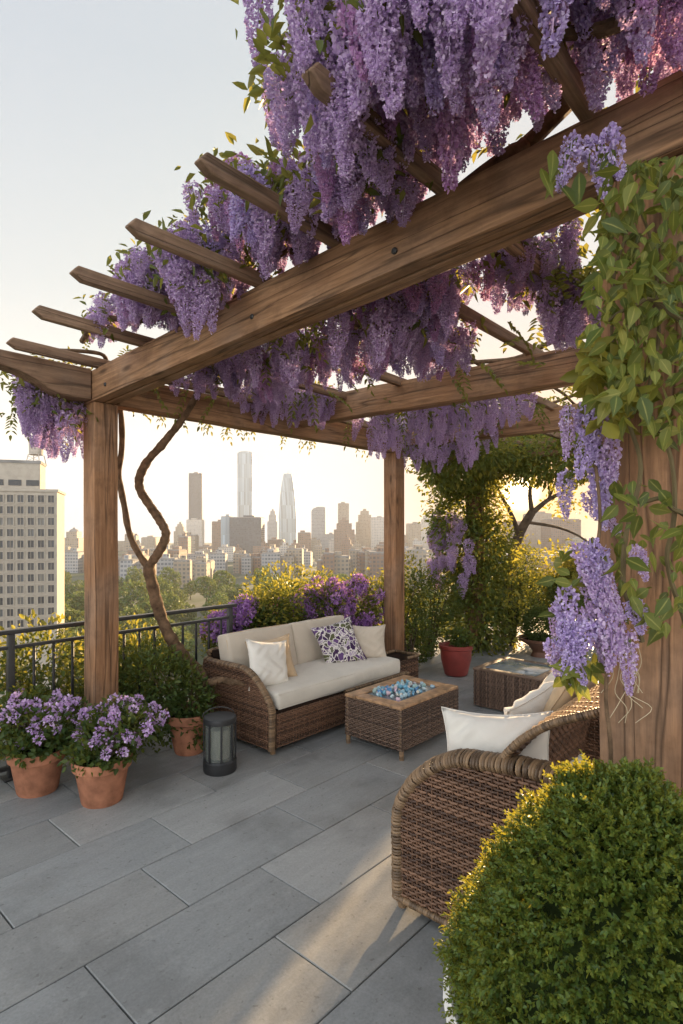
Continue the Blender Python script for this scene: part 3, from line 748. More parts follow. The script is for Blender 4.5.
# --- loveseat at the near side: local x along its length, y 0 front .. -0.85 back, faces +y
c0 = (.247, 2.43); CA, CB = to_ab(c0)
chair = empty('wicker_loveseat', W(CA, CB), TH, 'deep brown wicker lounge chair with rolled arms beside the clipped boxwood', 'lounge chair')
CL, CD = 1.16, .86
def chair_arm(y):
    d = y*CD
    return .44+.27*math.sin(min(1, d/.36)*PI/2)**.75 if d < .36 else .71+.03*math.sin((d-.36)/.5*PI*.9)
for k, x0 in enumerate((0.0, CL-.02)):
    sx = -1 if k == 0 else 1
    npobj('side_panel', wicker_rows(lambda s, t: np.stack([np.full(len(s), x0+sx*.012), -np.asarray(s)*CD, .055+np.asarray(t)*.675], 1), 50, 36, lambda t: arch_ext(chair_arm, .72)(t)), 'wicker_brown', chair)
    poly = [(0, .06)] + [(-j/20*CD, chair_arm(j/20)-.01) for j in range(21)] + [(-CD, .06)]
    BM().prism(poly, 'x', x0-.006 if k == 0 else x0-.034, x0+.034 if k == 0 else x0+.006).build('side_backing', 'wicker_backing' if k == 0 else 'wicker_tan', chair, False)  # tan backing on the far arm: its sunlit look is in the colour
    xr = x0+.025*(-sx)*(1 if k == 0 else 1)
    pts = [(xr, .004, .05), (xr, .008, .25), (xr, .004, .42)] + [(xr, -j/14*CD, chair_arm(j/14)+.004) for j in range(1, 15)]
    wrapped_roll(pts, .034, 'arm_roll', 'wicker_wrap' if k == 0 else 'wicker_tan', chair, ry=.058, pitch=.013)  # far arm roll in lighter tan, sunlight put into its colour
    wrapped_roll([(x0+sx*.016, 0, .055), (x0+sx*.016, -CD/2, .055), (x0+sx*.016, -CD, .055)], .014, 'bottom_rail', 'wicker_wrap', chair)
    npobj('inner_panel', wicker_rows(lambda s, t: np.stack([np.full(len(s), x0-sx*.045), -np.asarray(s)*CD, .3+np.asarray(t)*.43], 1), 30, 36, lambda t: arch_ext(lambda y: chair_arm(y)-.3, .42)(t)), 'wicker_brown', chair)
legs(chair, ((.02, -.0), (CL-.04, 0), (.02, -CD+.03), (CL-.04, -CD+.03)), .023, .07)
npobj('front_panel', wicker_rows(flat_sheet((.03, .008, .06), (CL-.06, 0, 0), (0, 0, .24)), 18, 40), 'wicker_brown', chair)
BM().box((CL-.06, CD-.12, .24), (CL/2, -CD/2+.03, .18), .004).build('base_frame', 'wicker_backing', chair)
soft_box('seat_cushion', (CL-.12, .40, .13), 'linen_white', chair, (CL/2-.01, -.20, .375), bev=.03, seed=5)
# reclined back, a shallow fan
def back_S(off):
    def S(s, t):
        s = np.asarray(s); t = np.asarray(t)
        y = -.36-.12*t-.34*t**4; z = .40+.60*t + .05*np.sin(s*PI)*t
        n = np.stack([np.zeros_like(t), .55*np.ones_like(t), .83*np.zeros_like(t)+.5], 1)
        return np.stack([.01+s*(CL-.03), y+.03*np.sin(s*PI)*-t, z], 1) + n*off
    return S
npobj('backrest', wicker_rows(back_S(.0), 46, 44), 'wicker_brown', chair)
npobj('backrest_lining', wicker_rows(back_S(.022), 46, 44), 'wicker_tan', chair)
top = back_S(.011)(np.linspace(0, 1, 9), np.full(9, 1.0)); e0 = back_S(.011)(np.zeros(8), np.linspace(.12, 1, 8)); e1 = back_S(.011)(np.ones(8), np.linspace(1, .12, 8))
wrapped_roll([tuple(p) for p in e0[:-1]]+[tuple(p) for p in top]+[tuple(p) for p in e1[1:]], .015, 'back_rail', 'wicker_wrap', chair, pitch=.010)
def on_chair(x, y, z): return W(CA+x, CB+y, z)
pillow('white_pillow', .46, .39, .20, 'linen_white', on_chair(.20, -.34, .665), (math.radians(70), math.radians(-5), TH+math.radians(-72)), 'white linen pillow propped inside the near arm of the lounge chair', seed=6)
pillow('white_pillow', .42, .42, .15, 'linen_white', on_chair(.55, -.31, .71), (math.radians(62), math.radians(14), TH+PI+math.radians(-14)), 'white pillow slumped against the chair back, behind the propped one', seed=7)
pillow('white_pillow', .44, .44, .14, 'linen_cream', on_chair(.88, -.28, .73), (math.radians(64), math.radians(-12), TH+PI+math.radians(20)), 'pale pillow at the far end of the lounge chair under the hanging flowers', seed=9)
pillow('tan_pillow', .40, .40, .12, 'linen_tan', on_chair(.66, -.46, .84), (math.radians(58), 0, TH+PI), 'tan pillow high on the lounge chair back, beside the timber post', seed=12)

# --- coffee table
ta, tb = to_ab((.417, 3.966))
tbl = empty('coffee_table', W(ta, tb), TH, 'low square wicker coffee table with a tray of coloured glass on top', 'coffee table')
TL, TD, TZ = .74, .52, .375
npobj('front_panel', wicker_rows(flat_sheet((0, 0, .07), (0, TD, 0), (0, 0, .285)), 21, 18), 'wicker_grey', tbl)
npobj('side_panel', wicker_rows(flat_sheet((0, -.002, .07), (TL, 0, 0), (0, 0, .285)), 21, 24), 'wicker_grey', tbl)
npobj('back_panel', wicker_rows(flat_sheet((TL, 0, .07), (0, TD, 0), (0, 0, .285)), 21, 18), 'wicker_grey', tbl)
npobj('side_panel', wicker_rows(flat_sheet((0, TD, .07), (TL, 0, 0), (0, 0, .285)), 21, 24), 'wicker_grey', tbl)
BM().box((TL-.012, TD-.012, .28), (TL/2, TD/2, .205), .002).build('base_frame', 'wicker_backing', tbl)
m = BM(); fw = .10
for sx, sy, lx, ly in ((TL/2, fw/2, TL+.02, fw), (TL/2, TD-fw/2, TL+.02, fw), (fw/2, TD/2, fw, TD-2*fw), (TL-fw/2, TD/2, fw, TD-2*fw)):
    m.box((lx, ly, .020), (sx, sy, TZ-.010), .004)
m.build('table_top', 'wood_inlay', tbl)
BM().box((TL-2*fw, TD-2*fw, .006), (TL/2, TD/2, TZ-.016), 0).build('tray', 'table_glass', tbl)
for x, y in ((.015, .015), (.015, TD-.015), (TL-.015, .015), (TL-.015, TD-.015)):
    wrapped_roll([(x, y, .0), (x, y, .18), (x, y, .355)], .017, 'leg', 'wicker_wrap', tbl)
# coloured glass, in the tray
gl = empty('glass_pebbles', W(ta, tb, TZ-.012), TH, 'heap of blue, white and plum glass pebbles in the coffee table tray', 'glass pebbles')
prot = []
for k in range(4):
    b_ = bmesh.new(); bmesh.ops.create_icosphere(b_, subdivisions=1, radius=1)
    for v in b_.verts: v.co *= random.uniform(.75, 1.2)
    me = bpy.data.meshes.new('glass_pebble'); b_.to_mesh(me); b_.free(); prot.append(me)
VV = []
for k in range(95):
    me = prot[k % 4]
    x, y = rng.normal(.34, .13), rng.normal(.26, .085)
    if k > 70: x, y = rng.normal(.22, .05), rng.normal(.30, .05)
    x = min(max(x, fw+.03), TL-fw-.03); y = min(max(y, fw+.03), TD-fw-.03)
    o = bpy.data.objects.new('glass_pebble', me); COL.objects.link(o); o.parent = gl
    s = rng.uniform(.014, .027); o.location = (x, y, s*.7+.045*max(0, 1-math.hypot((x-.34)/.2, (y-.26)/.13))*rng.uniform(0, 1)); o.scale = (s, s*rng.uniform(.7, 1.2), s*rng.uniform(.6, .9)); o.rotation_euler = tuple(rng.uniform(0, 6, 3))
for me in prot: me.materials.append(MATS['glass_pebble'])

# --- end table with a glass top
ea, eb = to_ab((1.20, 5.22))
et = empty('end_table', W(ea, eb), TH, 'grey-brown wicker cube table with a glass top, beyond the lounge chair', 'end table')
EL, ED, EZ = .60, .62, .345
def vert_sheet(o, du, dv):   # strands run upright
    f = flat_sheet(o, dv, du); return f
npobj('side_panel', wicker_rows(vert_sheet((0, 0, .02), (0, -ED, 0), (0, 0, EZ-.03)), 46, 12), 'wicker_grey', et)
npobj('side_panel', wicker_rows(vert_sheet((0, 0, .02), (EL, 0, 0), (0, 0, EZ-.03)), 46, 12), 'wicker_grey', et)
npobj('side_panel', wicker_rows(vert_sheet((0, -ED, .02), (EL, 0, 0), (0, 0, EZ-.03)), 46, 12), 'wicker_grey', et)
BM().box((EL-.01, ED-.01, EZ-.03), (EL/2, -ED/2, EZ/2), .002).build('base_frame', 'wicker_backing', et)
m = BM()
for sx, sy, lx, ly in ((EL/2, -.03, EL+.02, .07), (EL/2, -ED+.03, EL+.02, .07), (.03, -ED/2, .07, ED-.13), (EL-.03, -ED/2, .07, ED-.13)): m.box((lx, ly, .018), (sx, sy, EZ), .004)
m.build('table_frame', 'wicker_grey', et)
BM().box((EL-.14, ED-.14, .008), (EL/2, -ED/2, EZ+.004), .001).build('glass_top', 'table_glass', et)

# --- lantern
lan = empty('lantern', (-.81, 3.83, 0), .3, 'dark metal candle lantern standing on the paving beside the sofa arm', 'lantern')
m = BM(); m.lathe([(.105, 0), (.11, .012), (.11, .075), (.102, .085), (.098, .085)], 36).build('base', 'dark_metal', lan)
m = BM(); m.lathe([(.094, .325), (.108, .325), (.110, .34), (.106, .36), (.09, .365)], 36).build('rim', 'dark_metal', lan)
for k in range(8):
    q = k*PI/4; m = BM(); m.box((.008, .012, .25), (.104*math.cos(q), .104*math.sin(q), .205), .001, 1, Matrix.Rotation(q, 3, 'Z')).build('bar', 'dark_metal', lan)
BM().lathe([(.097, .08), (.097, .33), (.094, .33), (.094, .08)], 36).build('glass_cylinder', 'lantern_glass', lan)
BM().lathe([(.0, .088), (.062, .088), (.064, .11), (.064, .27), (.058, .278), (.0, .272)], 28).build('candle', 'candle_wax', lan)
hp = [(.106*math.cos(q), 0, .355+.055*math.sin(q)) for q in np.linspace(0, PI, 14)]
m = BM(); m.tube([(x, .108-abs(x)*.1, z-.02) for x, y, z in hp], .004, 6).build('handle', 'black_iron', lan)

# ------------------------------------------------------------------ clipped boxwood in its white pot
bx = empty('boxwood', (.585, 1.20, 0), 0, 'big clipped green boxwood dome in a white glazed pot beside the timber post', 'shrub')
BM().lathe([(.20, 0), (.22, .02), (.29, .25), (.335, .50), (.36, .54), (.368, .585), (.355, .605), (.33, .595), (.315, .54)], 48).build('pot', 'white_glaze', bx)
BM().lathe([(0, .56), (.325, .56)], 32).build('soil', 'soil', bx)
# one sprig, repeated over the dome
def sprig(n, L, ll, seed):
    r_ = np.random.default_rng(seed); t = np.linspace(.05, 1, n)
    P = np.stack([np.zeros(n), np.zeros(n), t*L], 1); a = np.arange(n)*2.4
    D = unit(np.stack([np.cos(a), np.sin(a), np.full(n, .75)+t*.6], 1)+r_.normal(size=(n, 3))*.2)
    return P, D, ll*(1.05-.35*t)*r_.uniform(.8, 1.15, n)
def sprigs(P, O, n, L, ll, wr=.5, jit=.35):
    m = len(P); out_P, out_D, out_L = [], [], []
    for i in range(6):
        sel = np.arange(i, m, 6); p, d, l = sprig(n, L, ll, 40+i)
        z = unit(O[sel]+rng.normal(size=(len(sel), 3))*jit); x = unit(np.cross(z, rdir(len(sel)))); y = np.cross(z, x)
        sc = rng.uniform(.65, 1.25, len(sel))
        R = np.stack([x, y, z], 2)          # columns
        out_P.append((P[sel][:, None, :] + np.einsum('mij,nj->mni', R, p)*sc[:, None, None]).reshape(-1, 3))
        out_D.append(np.einsum('mij,nj->mni', R, d).reshape(-1, 3)); out_L.append((l[None]*sc[:, None]).ravel())
    P, D, L_ = np.vstack(out_P), np.vstack(out_D), np.concatenate(out_L)
    return leaves(P, D, unit(rdir(len(P))+np.array([0, 0, .8])), L_, wr, .1, .1)
nb = 11500
d = rdir(nb); d[:, 2] = np.where(d[:, 2] < -.86, -d[:, 2], d[:, 2])
bump_ = 1 + .06*np.sin(d[:, 0]*9+1)*np.sin(d[:, 1]*8+2)*np.cos(d[:, 2]*7) + .04*np.sin(d[:, 0]*21+d[:, 2]*17)*np.cos(d[:, 1]*19)
R_ = np.array([.30, .30, .375]); C_ = np.array([0, 0, .70])
Pb = C_ + d*R_*(bump_*rng.uniform(.86, .97, nb))[:, None]
Pb[:, :2] *= (1.10-.36*np.clip(d[:, 2], -.25, 1))[:, None]
keep_ = Pb[:, 2] > .575; Pb, d = Pb[keep_], d[keep_]
npobj('foliage', [sprigs(Pb, unit(d/R_), 13, .042, .0132, .55)], 'boxwood_leaf', bx)
core = BM(); core.lathe([(0, .565), (.27, .565)]+[(.235*math.cos(q)*(1-.2*math.sin(q)), .70+.30*math.sin(q)) for q in np.linspace(-.2, 1.5, 14)], 24).build('inner_core', 'boxwood_core', bx)  # solid dark green core filling the dome behind the leaves
for k in range(7):
    q = k*.9; BM().tube([(0, 0, .54), (.05*math.cos(q), .05*math.sin(q), .66), (.17*math.cos(q), .17*math.sin(q), .86)], [.012, .009, .004], 6).build('stem', 'grey_bark', bx)

# ------------------------------------------------------------------ pots with purple flowers, left
def flower_pot(loc, rtop, h, label, seed, spread, hgt, nfl, lean=(0, 0), petal='pot_petal'):
    e = empty('flower_pot', loc, seed, label, 'flower pot', 'terracotta pots of flowers')
    r = rtop
    BM().lathe([(r*.66, 0), (r*.70, .012), (r*.90, h*.74), (r*.92, h*.76), (r*1.0, h*.78), (r*1.03, h*.97), (r*1.0, h), (r*.93, h*.985), (r*.88, h*.86)], 40).build('pot', 'terracotta', e)
    BM().lathe([(0, h*.88), (r*.9, h*.88)], 28).build('soil', 'soil', e)
    c = np.array([lean[0], lean[1], h+hgt*.42])
    blobs = lumps(c, (spread, spread, hgt*.55), 9, .5) + [(np.array([.75*r*math.cos(q), .75*r*math.sin(q), h+.03]), np.array([.10, .10, .075])) for q in np.arange(7)*.9]
    npobj('foliage', [crown(blobs, 3600, .040, .62, .3, 1.05)], 'shrub_leaf', e)
    st = BM()
    P, O = ell_points(blobs[:-7], nfl*6, .85, 1.38); k = O[:, 2] > -.2; P, O = P[k][:nfl], O[k][:nfl]
    for p in P: st.tube([(lean[0]*.2, lean[1]*.2, h*.9), tuple(p*np.array([.6, .6, .85])+np.array([0, 0, .02])), tuple(p)], [.003, .002, .0014], 5, False)
    st.build('stems', 'thin_stem', e)
    npobj('blossoms', [flower_heads(P, O, .025, 36, .018)], petal, e)
    return e
flower_pot((-1.415, 3.40, 0), .165, .265, 'terracotta pot of lilac flowers, the nearer one, in front of the left timber post', 1, .30, .32, 60, (.06, .03))
flower_pot((-1.865, 3.53, 0), .165, .265, 'terracotta pot of lilac flowers against the railing, left of its twin', 2, .30, .33, 68, (.02, -.02))
e = empty('leafy_pot', (-1.10, 4.16, 0), 0, 'terracotta pot with a green bush between the left post and the lantern', 'potted plant')
BM().lathe([(.10, 0), (.105, .01), (.15, .22), (.168, .23), (.172, .285), (.16, .29), (.148, .26)], 36).build('pot', 'terracotta', e)
BM().lathe([(0, .26), (.15, .26)], 28).build('soil', 'soil', e)
bl = [((-.30, .02, .50), (.30, .26, .26)), ((-.16, .05, .47), (.24, .24, .20)), ((.02, -.02, .38), (.16, .16, .18)), ((-.42, .0, .36), (.22, .2, .3)), ((.08, -.06, .20), (.13, .10, .15)), ((-.22, -.04, .30), (.24, .16, .26))]
npobj('foliage', [crown(bl, 7500, .040, .48, .45, 1.06)], 'shrub_leaf', e)
st = BM()
for k in range(14):
    q = rng.uniform(-.35, .15); st.tube([(0, 0, .25), (q*.5, rng.uniform(-.06, .06), .4), (q, rng.uniform(-.1, .1), rng.uniform(.45, .68))], [.006, .004, .002], 5)
st.build('stems', 'thin_stem', e)

# ------------------------------------------------------------------ shrubs along the terrace edge
def shrub(loc, r, label, n=6000, L=.05, mat='shrub_leaf', seed=0, fl=0, petal='violet_petal', gold=0, nl=9, where=None, name='shrub', group=None, wr=.5):
    e = empty(name, loc, 0, label, 'shrub', group)
    r = np.array(r); c = np.array([0, 0, r[2]*.98])
    blobs = lumps(c, r, nl, .48)
    npobj('foliage', [crown(blobs, n, L, wr, .45, 1.08)], mat, e)
    if gold:
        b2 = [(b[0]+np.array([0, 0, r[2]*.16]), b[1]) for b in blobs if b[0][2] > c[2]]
        if b2: npobj('gold_foliage', [crown(b2, gold, L*1.0, wr, .85, 1.12)], 'golden_leaf', e)  # golden leaves over the upper part of the crown
    st = BM()
    for k in range(7):
        q = rng.uniform(0, 2*PI); t = rng.uniform(.3, .7)
        st.tube([(r[0]*.12*math.cos(q), r[1]*.12*math.sin(q), 0), (r[0]*t*.5*math.cos(q), r[1]*t*.5*math.sin(q), r[2]*.7), (r[0]*t*math.cos(q), r[1]*t*math.sin(q), r[2]*1.5)], [.02, .013, .004], 6)
    st.build('stems', 'grey_bark', e)
    if fl:
        P, O = ell_points(blobs, fl*8, .98, 1.1); k = O[:, 2] > -.3
        if where is not None: k &= where(P)
        P, O = P[k][:fl], O[k][:fl]
        npobj('blossoms', [flower_heads(P, O, .052, 60, .024)], petal, e)
    return e
# box planter they stand in, beyond the railing
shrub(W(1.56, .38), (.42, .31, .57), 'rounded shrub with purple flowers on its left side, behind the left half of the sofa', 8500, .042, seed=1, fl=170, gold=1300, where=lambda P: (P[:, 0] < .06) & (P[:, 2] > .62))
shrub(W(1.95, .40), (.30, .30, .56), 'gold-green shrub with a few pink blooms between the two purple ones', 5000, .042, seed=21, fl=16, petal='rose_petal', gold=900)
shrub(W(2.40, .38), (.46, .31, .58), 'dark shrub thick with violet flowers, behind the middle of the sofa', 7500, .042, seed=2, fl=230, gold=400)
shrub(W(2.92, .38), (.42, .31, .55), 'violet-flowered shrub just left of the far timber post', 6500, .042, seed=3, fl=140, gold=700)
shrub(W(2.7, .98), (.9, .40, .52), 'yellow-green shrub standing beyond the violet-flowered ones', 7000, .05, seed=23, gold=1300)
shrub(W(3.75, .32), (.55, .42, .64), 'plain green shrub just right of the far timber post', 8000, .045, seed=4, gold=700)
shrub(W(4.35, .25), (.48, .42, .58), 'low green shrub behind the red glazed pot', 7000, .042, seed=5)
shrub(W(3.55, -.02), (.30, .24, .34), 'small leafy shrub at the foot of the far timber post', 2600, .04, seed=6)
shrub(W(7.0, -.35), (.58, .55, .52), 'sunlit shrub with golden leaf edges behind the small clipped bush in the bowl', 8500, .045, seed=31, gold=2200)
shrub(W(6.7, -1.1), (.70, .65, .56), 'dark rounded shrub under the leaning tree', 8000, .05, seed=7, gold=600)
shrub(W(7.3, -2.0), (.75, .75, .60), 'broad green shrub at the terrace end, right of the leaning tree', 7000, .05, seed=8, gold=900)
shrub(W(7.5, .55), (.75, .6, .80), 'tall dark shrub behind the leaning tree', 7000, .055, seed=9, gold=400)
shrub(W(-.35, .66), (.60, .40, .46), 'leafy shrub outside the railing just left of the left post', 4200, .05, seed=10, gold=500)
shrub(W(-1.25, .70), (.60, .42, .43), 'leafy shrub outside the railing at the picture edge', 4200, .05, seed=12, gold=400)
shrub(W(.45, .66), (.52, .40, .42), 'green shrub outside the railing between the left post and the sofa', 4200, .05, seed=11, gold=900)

shrub((3.62, 9.0, 0), (.50, .45, .60), 'golden-tipped shrub at the terrace end, seen past the hanging lilac clusters', 7500, .05, seed=42, gold=2600)
e_ = shrub((2.36, 7.95, 0), (.27, .25, .60), 'slim upright shrub between the ivy column and the leaning tree', 4200, .045, seed=41, gold=700)
# red pot, wicker planter, bowl
rp = empty('red_pot', at(456, 674, 6.35)*1.0, 0, 'round red glazed pot with a small plant, at the foot of the ivy column', 'potted plant'); rp.location.z = 0
BM().lathe([(.105, 0), (.125, .015), (.165, .18), (.172, .29), (.185, .30), (.188, .335), (.175, .34), (.16, .31)], 40).build('pot', 'red_glaze', rp)
BM().lathe([(0, .30), (.165, .30)], 28).build('soil', 'soil', rp)
npobj('foliage', [crown(lumps((0, 0, .40), (.16, .16, .13), 5, .5), 900, .04, .5, .3, 1.1)], 'shrub_leaf', rp)
wp = empty('wicker_planter', W(2.78, -.40), TH, 'low brown wicker planter box beside the far timber post', 'planter')
for o_, du in (((0, 0, .02), (.42, 0, 0)), ((0, 0, .02), (0, .30, 0)), ((0, .30, .02), (.42, 0, 0)), ((.42, 0, .02), (0, .30, 0))):
    npobj('side_panel', wicker_rows(flat_sheet(o_, du, (0, 0, .26)), 17, 14), 'wicker_brown', wp)
BM().box((.41, .29, .26), (.21, .15, .15), .003).build('base_frame', 'wicker_backing', wp)
wrapped_roll([(0, 0, .29), (.21, 0, .29), (.42, 0, .29), (.42, .15, .29), (.42, .30, .29), (.21, .3, .29), (0, .3, .29), (0, .15, .29), (0, 0.01, .29)], .016, 'rim', 'wicker_wrap', wp)
bw = empty('bowl_plant', at(541, 655, 7.3), 0, 'brown bowl with a small clipped round bush, beyond the end table', 'potted plant'); bw.location.z = 0
BM().lathe([(.11, 0), (.13, .0), (.10, .06), (.16, .14), (.27, .20), (.285, .235), (.26, .235), (.20, .19)], 40).build('bowl', 'brown_bowl', bw)
BM().lathe([(0, .20), (.24, .20)], 28).build('soil', 'soil', bw)
pp, oo = ell_points([((0, 0, .40), (.20, .20, .20))], 1500, .85, 1.0)
npobj('foliage', [sprigs(pp, oo, 9, .05, .022)], 'shrub_leaf', bw)

# ------------------------------------------------------------------ leaning tree against the light
tr = empty('leaning_tree', at(508, 650, 8.6), 0, 'slender leaning tree with open branches, the low sun shining through it', 'tree'); tr.location.z = 0
def tp(px, py, Y=8.6): p = at(px, py, Y); return (p.x-tr.location.x, p.y-tr.location.y, p.z)
trunk = spline([tp(508, 650)[:2]+(0,), tp(508, 600), tp(512, 562), tp(519, 535), tp(532, 512)], 6)
BM().tube(trunk, list(np.linspace(.105, .06, len(trunk))), 12).build('trunk', 'grey_bark', tr)
for pts, r in (([(519, 537), (513, 518, 8.4), (502, 497, 8.3), (488, 470, 8.2)], .045), ([(532, 513), (548, 500, 8.8), (572, 486, 8.9), (596, 462, 9)], .045), ([(532, 513), (530, 490, 8.5), (536, 465, 8.5), (530, 430, 8.4)], .04), ([(526, 522), (560, 528, 8.9), (585, 540, 9.1), (606, 560, 9.3)], .025), ([(548, 500, 8.8), (556, 480), (560, 455)], .022)):
    q = spline([tp(*p) for p in pts], 6); BM().tube(q, list(np.linspace(r, .012, len(q))), 8).build('branch', 'grey_bark', tr)
def tb(px, py, Y, rx, rz, ry=.5): return (np.array(tp(px, py, Y)), np.array([rx, ry, rz]))
bl = [tb(478, 450, 8.2, .55, .38), tb(530, 428, 8.5, .65, .38), tb(585, 440, 9, .6, .40), tb(562, 440, 8.8, .34, .12), tb(492, 446, 8.4, .28, .12)]
npobj('crown', [crown(bl, 9500, .085, .5, .2, 1.15, jit=1.2)], 'ivy_leaf', tr)
sp = [tb(545, 450, 8.6, .75, .12), tb(498, 545, 8.3, .12, .25)]
npobj('golden_sprays', [crown([tb(566, 500, 8.7, .26, .30), tb(560, 555, 9.0, .40, .25)], 420, .075, .5, .1, 1.2, jit=1.3)], 'golden_leaf', tr)
npobj('hanging_sprays', [crown(sp, 480, .075, .5, .1, 1.2, jit=1.3)], 'ivy_leaf', tr)

# ------------------------------------------------------------------ ivy column
iv = empty('ivy', W(5.15, 0), TH, 'dense ivy and wisteria cloaking the far right post from floor to beam', 'climbing plant')
bl = [((0, -.02, .35), (.46, .42, .42)), ((.02, 0, .85), (.46, .42, .44)), ((-.04, .02, 1.35), (.50, .42, .46)), ((-.10, .05, 1.85), (.36, .36, .46)), ((-.14, .10, 2.34), (.48, .48, .28)), ((-.62, .0, 2.42), (.46, .40, .26)), ((.45, -.35, 2.60), (.55, .5, .16)), ((-.34, .16, 1.75), (.34, .3, .36)), ((0, -1.0, 2.46), (.45, .7, .28)), ((-.9, -.3, 2.5), (.5, .5, .2))]
npobj('foliage', [crown(bl, 20000, .064, .50, .55, 1.14, up=-.25)], 'ivy_leaf', iv)
npobj('outer_sprays', [crown(bl, 3200, .062, .5, 1.1, 1.42, up=-.3, jit=1.0)], 'ivy_leaf', iv)
npobj('gold_foliage', [crown([(np.array(c_)+np.array([.10, -.12, 0]), r_) for c_, r_ in bl], 3800, .065, .5, .95, 1.14, up=-.2)], 'golden_leaf', iv)  # golden leaf colour paints sunlight onto the ivy's right side
for k in range(5):
    q = k*1.3; BM().tube(spline([(.14*math.cos(q+t*2), .14*math.sin(q+t*2), t*2.5) for t in np.linspace(0, 1, 7)], 4), .018, 7).build('stem', 'vine_bark', iv)
for k in range(52):
    z = rng.uniform(.95, 1.85); q = rng.uniform(2.0, 3.5)
    put_raceme(iv, (.55*math.cos(q)+rng.normal(0, .03), .55*math.sin(q)+rng.normal(0, .03), z), rng.uniform(.16, .28), 'violet', 1.35)

# ------------------------------------------------------------------ wisteria over the pergola
def inside(px, py, poly):
    c = False; n = len(poly)
    for i in range(n):
        x0, y0 = poly[i]; x1, y1 = poly[i-1]
        if (y0 > py) != (y1 > py) and px < (x1-x0)*(py-y0)/(y1-y0)+x0: c = not c
    return c
def stem_on(parent, pts, r0, r1, name='stem', mat='vine_bark', n=8, wob=.0):
    q = spline(pts, 7 if r0 < .03 else 18); ph = rng.uniform(0, 6, 3)
    q = [Vector(p)+Vector((math.sin(i*.9+ph[0]), math.sin(i*.8+ph[1]), math.sin(i*1.1+ph[2])))*wob for i, p in enumerate(q)]
    rr = [(r0+(r1-r0)*i/(len(q)-1))*(1+.06*math.sin(i*.9+ph[0])+.03*math.sin(i*2.1+ph[1])) for i in range(len(q))]
    o = BM().tube(q, rr, n).build(name, mat, parent)
    if r0 > .026:
        from mathutils import noise as mn
        for v_ in o.data.vertices:
            c_ = Vector(v_.co); k2 = mn.noise(Vector((c_.x*9, c_.y*9, c_.z*5)))*.5+mn.noise(Vector((c_.x*40, c_.y*40, c_.z*11)))*.35
            v_.co = c_ + v_.normal*k2*r0*.42
    return o
def zr(b): return zb(min(0, b))+.283               # top of the rafters at b

vineL = empty('wisteria_vine', W(.98, .10), 0, 'old twisted wisteria climbing from behind the sofa over the pergola\'s left corner', 'climbing plant', 'wisteria vines on the pergola')
vineF = empty('wisteria_vine', W(-.20, PB+.05), 0, 'wisteria in full bloom hanging over the near end of the front beam', 'climbing plant', 'wisteria vines on the pergola')
vineB = empty('wisteria_vine', W(3.45, -2.4), 0, 'wisteria clusters hanging under the rafters around the tie beams', 'climbing plant', 'wisteria vines on the pergola')
bpy.context.view_layer.update()
def loc(v, p): q = Vector(p)-v.location; return (q.x, q.y, q.z)
# twisted trunk of the left vine
T1 = [(1.0, .10, .0), ]
trk = [tuple(W(.76, -.07, 0.0)), tuple(W(.77, -.08, .25)), tuple(at(201, 676, 4.43)), tuple(at(186, 660, 4.44)), tuple(at(170, 637, 4.42)), tuple(at(157, 605, 4.40)), tuple(at(148, 566, 4.38))]
stem_on(vineL, [loc(vineL, p) for p in trk], .052, .042, 'trunk', n=22)
s1 = [at(148, 568, 4.38), at(158, 553, 4.36), at(166, 535, 4.34), at(160, 520, 4.34), at(148, 503, 4.33), at(139, 484, 4.33), at(146, 464, 4.33), at(166, 440, 4.31), at(186, 414, 4.28), at(200, 388, 4.22), at(208, 362, 4.10), at(214, 335, 4.05)]
stem_on(vineL, [loc(vineL, p) for p in s1], .035, .024, 'stem', n=18)
s2 = [at(150, 570, 4.40), at(140, 556, 4.42), at(130, 535, 4.44), at(124, 505, 4.44), at(119, 475, 4.44), at(122, 445, 4.42), at(121, 415, 4.40), at(118, 390, 4.36)]
stem_on(vineL, [loc(vineL, p) for p in s2], .027, .018, 'stem', n=16)
stem_on(vineL, [loc(vineL, p) for p in (at(190, 668, 4.45), at(206, 682, 4.22), at(220, 680, 4.15), at(234, 682, 4.12), at(243, 684, 4.12))], .030, .016, 'root', n=10, wob=.006)
# stems wandering over the rafters
def wander(v, a0, b0, da, db, n, r, rise=.03):
    pts = [W(a0+da*t+rng.normal(0, .05), b0+db*t+rng.normal(0, .05), zr(b0+db*t)+rise+rng.normal(0, .035)) for t in np.linspace(0, 1, n)]
    stem_on(v, [loc(v, p) for p in pts], r, r*.5, 'stem', n=8)
for args in ((.55, -.3, -.9, .35, 5, .022), (.7, -.4, .4, -1.7, 7, .026), (-.25, -.2, .3, -1.7, 7, .02), (.2, -.9, -.7, -.2, 4, .016), (1.2, -.2, 2.0, -.3, 7, .02)): wander(vineL, *args)
for args in ((-.1, PB, .2, 1.6, 7, .028), (-.35, -3.6, .1, 1.4, 6, .02), (-.6, -3.7, .2, 1.2, 6, .018), (.5, PB, 2.2, .4, 8, .024), (.3, -2.6, 1.5, -.2, 6, .018)): wander(vineF, *args)
for args in ((2.0, -3.2, .3, 3.0, 8, .022), (3.0, -3.2, -.3, 2.9, 8, .02), (3.6, -3.0, .2, 2.6, 7, .02), (1.2, -1.5, 3.0, -.4, 8, .02), (2.5, -.6, 2.0, .2, 6, .018)): wander(vineB, *args)

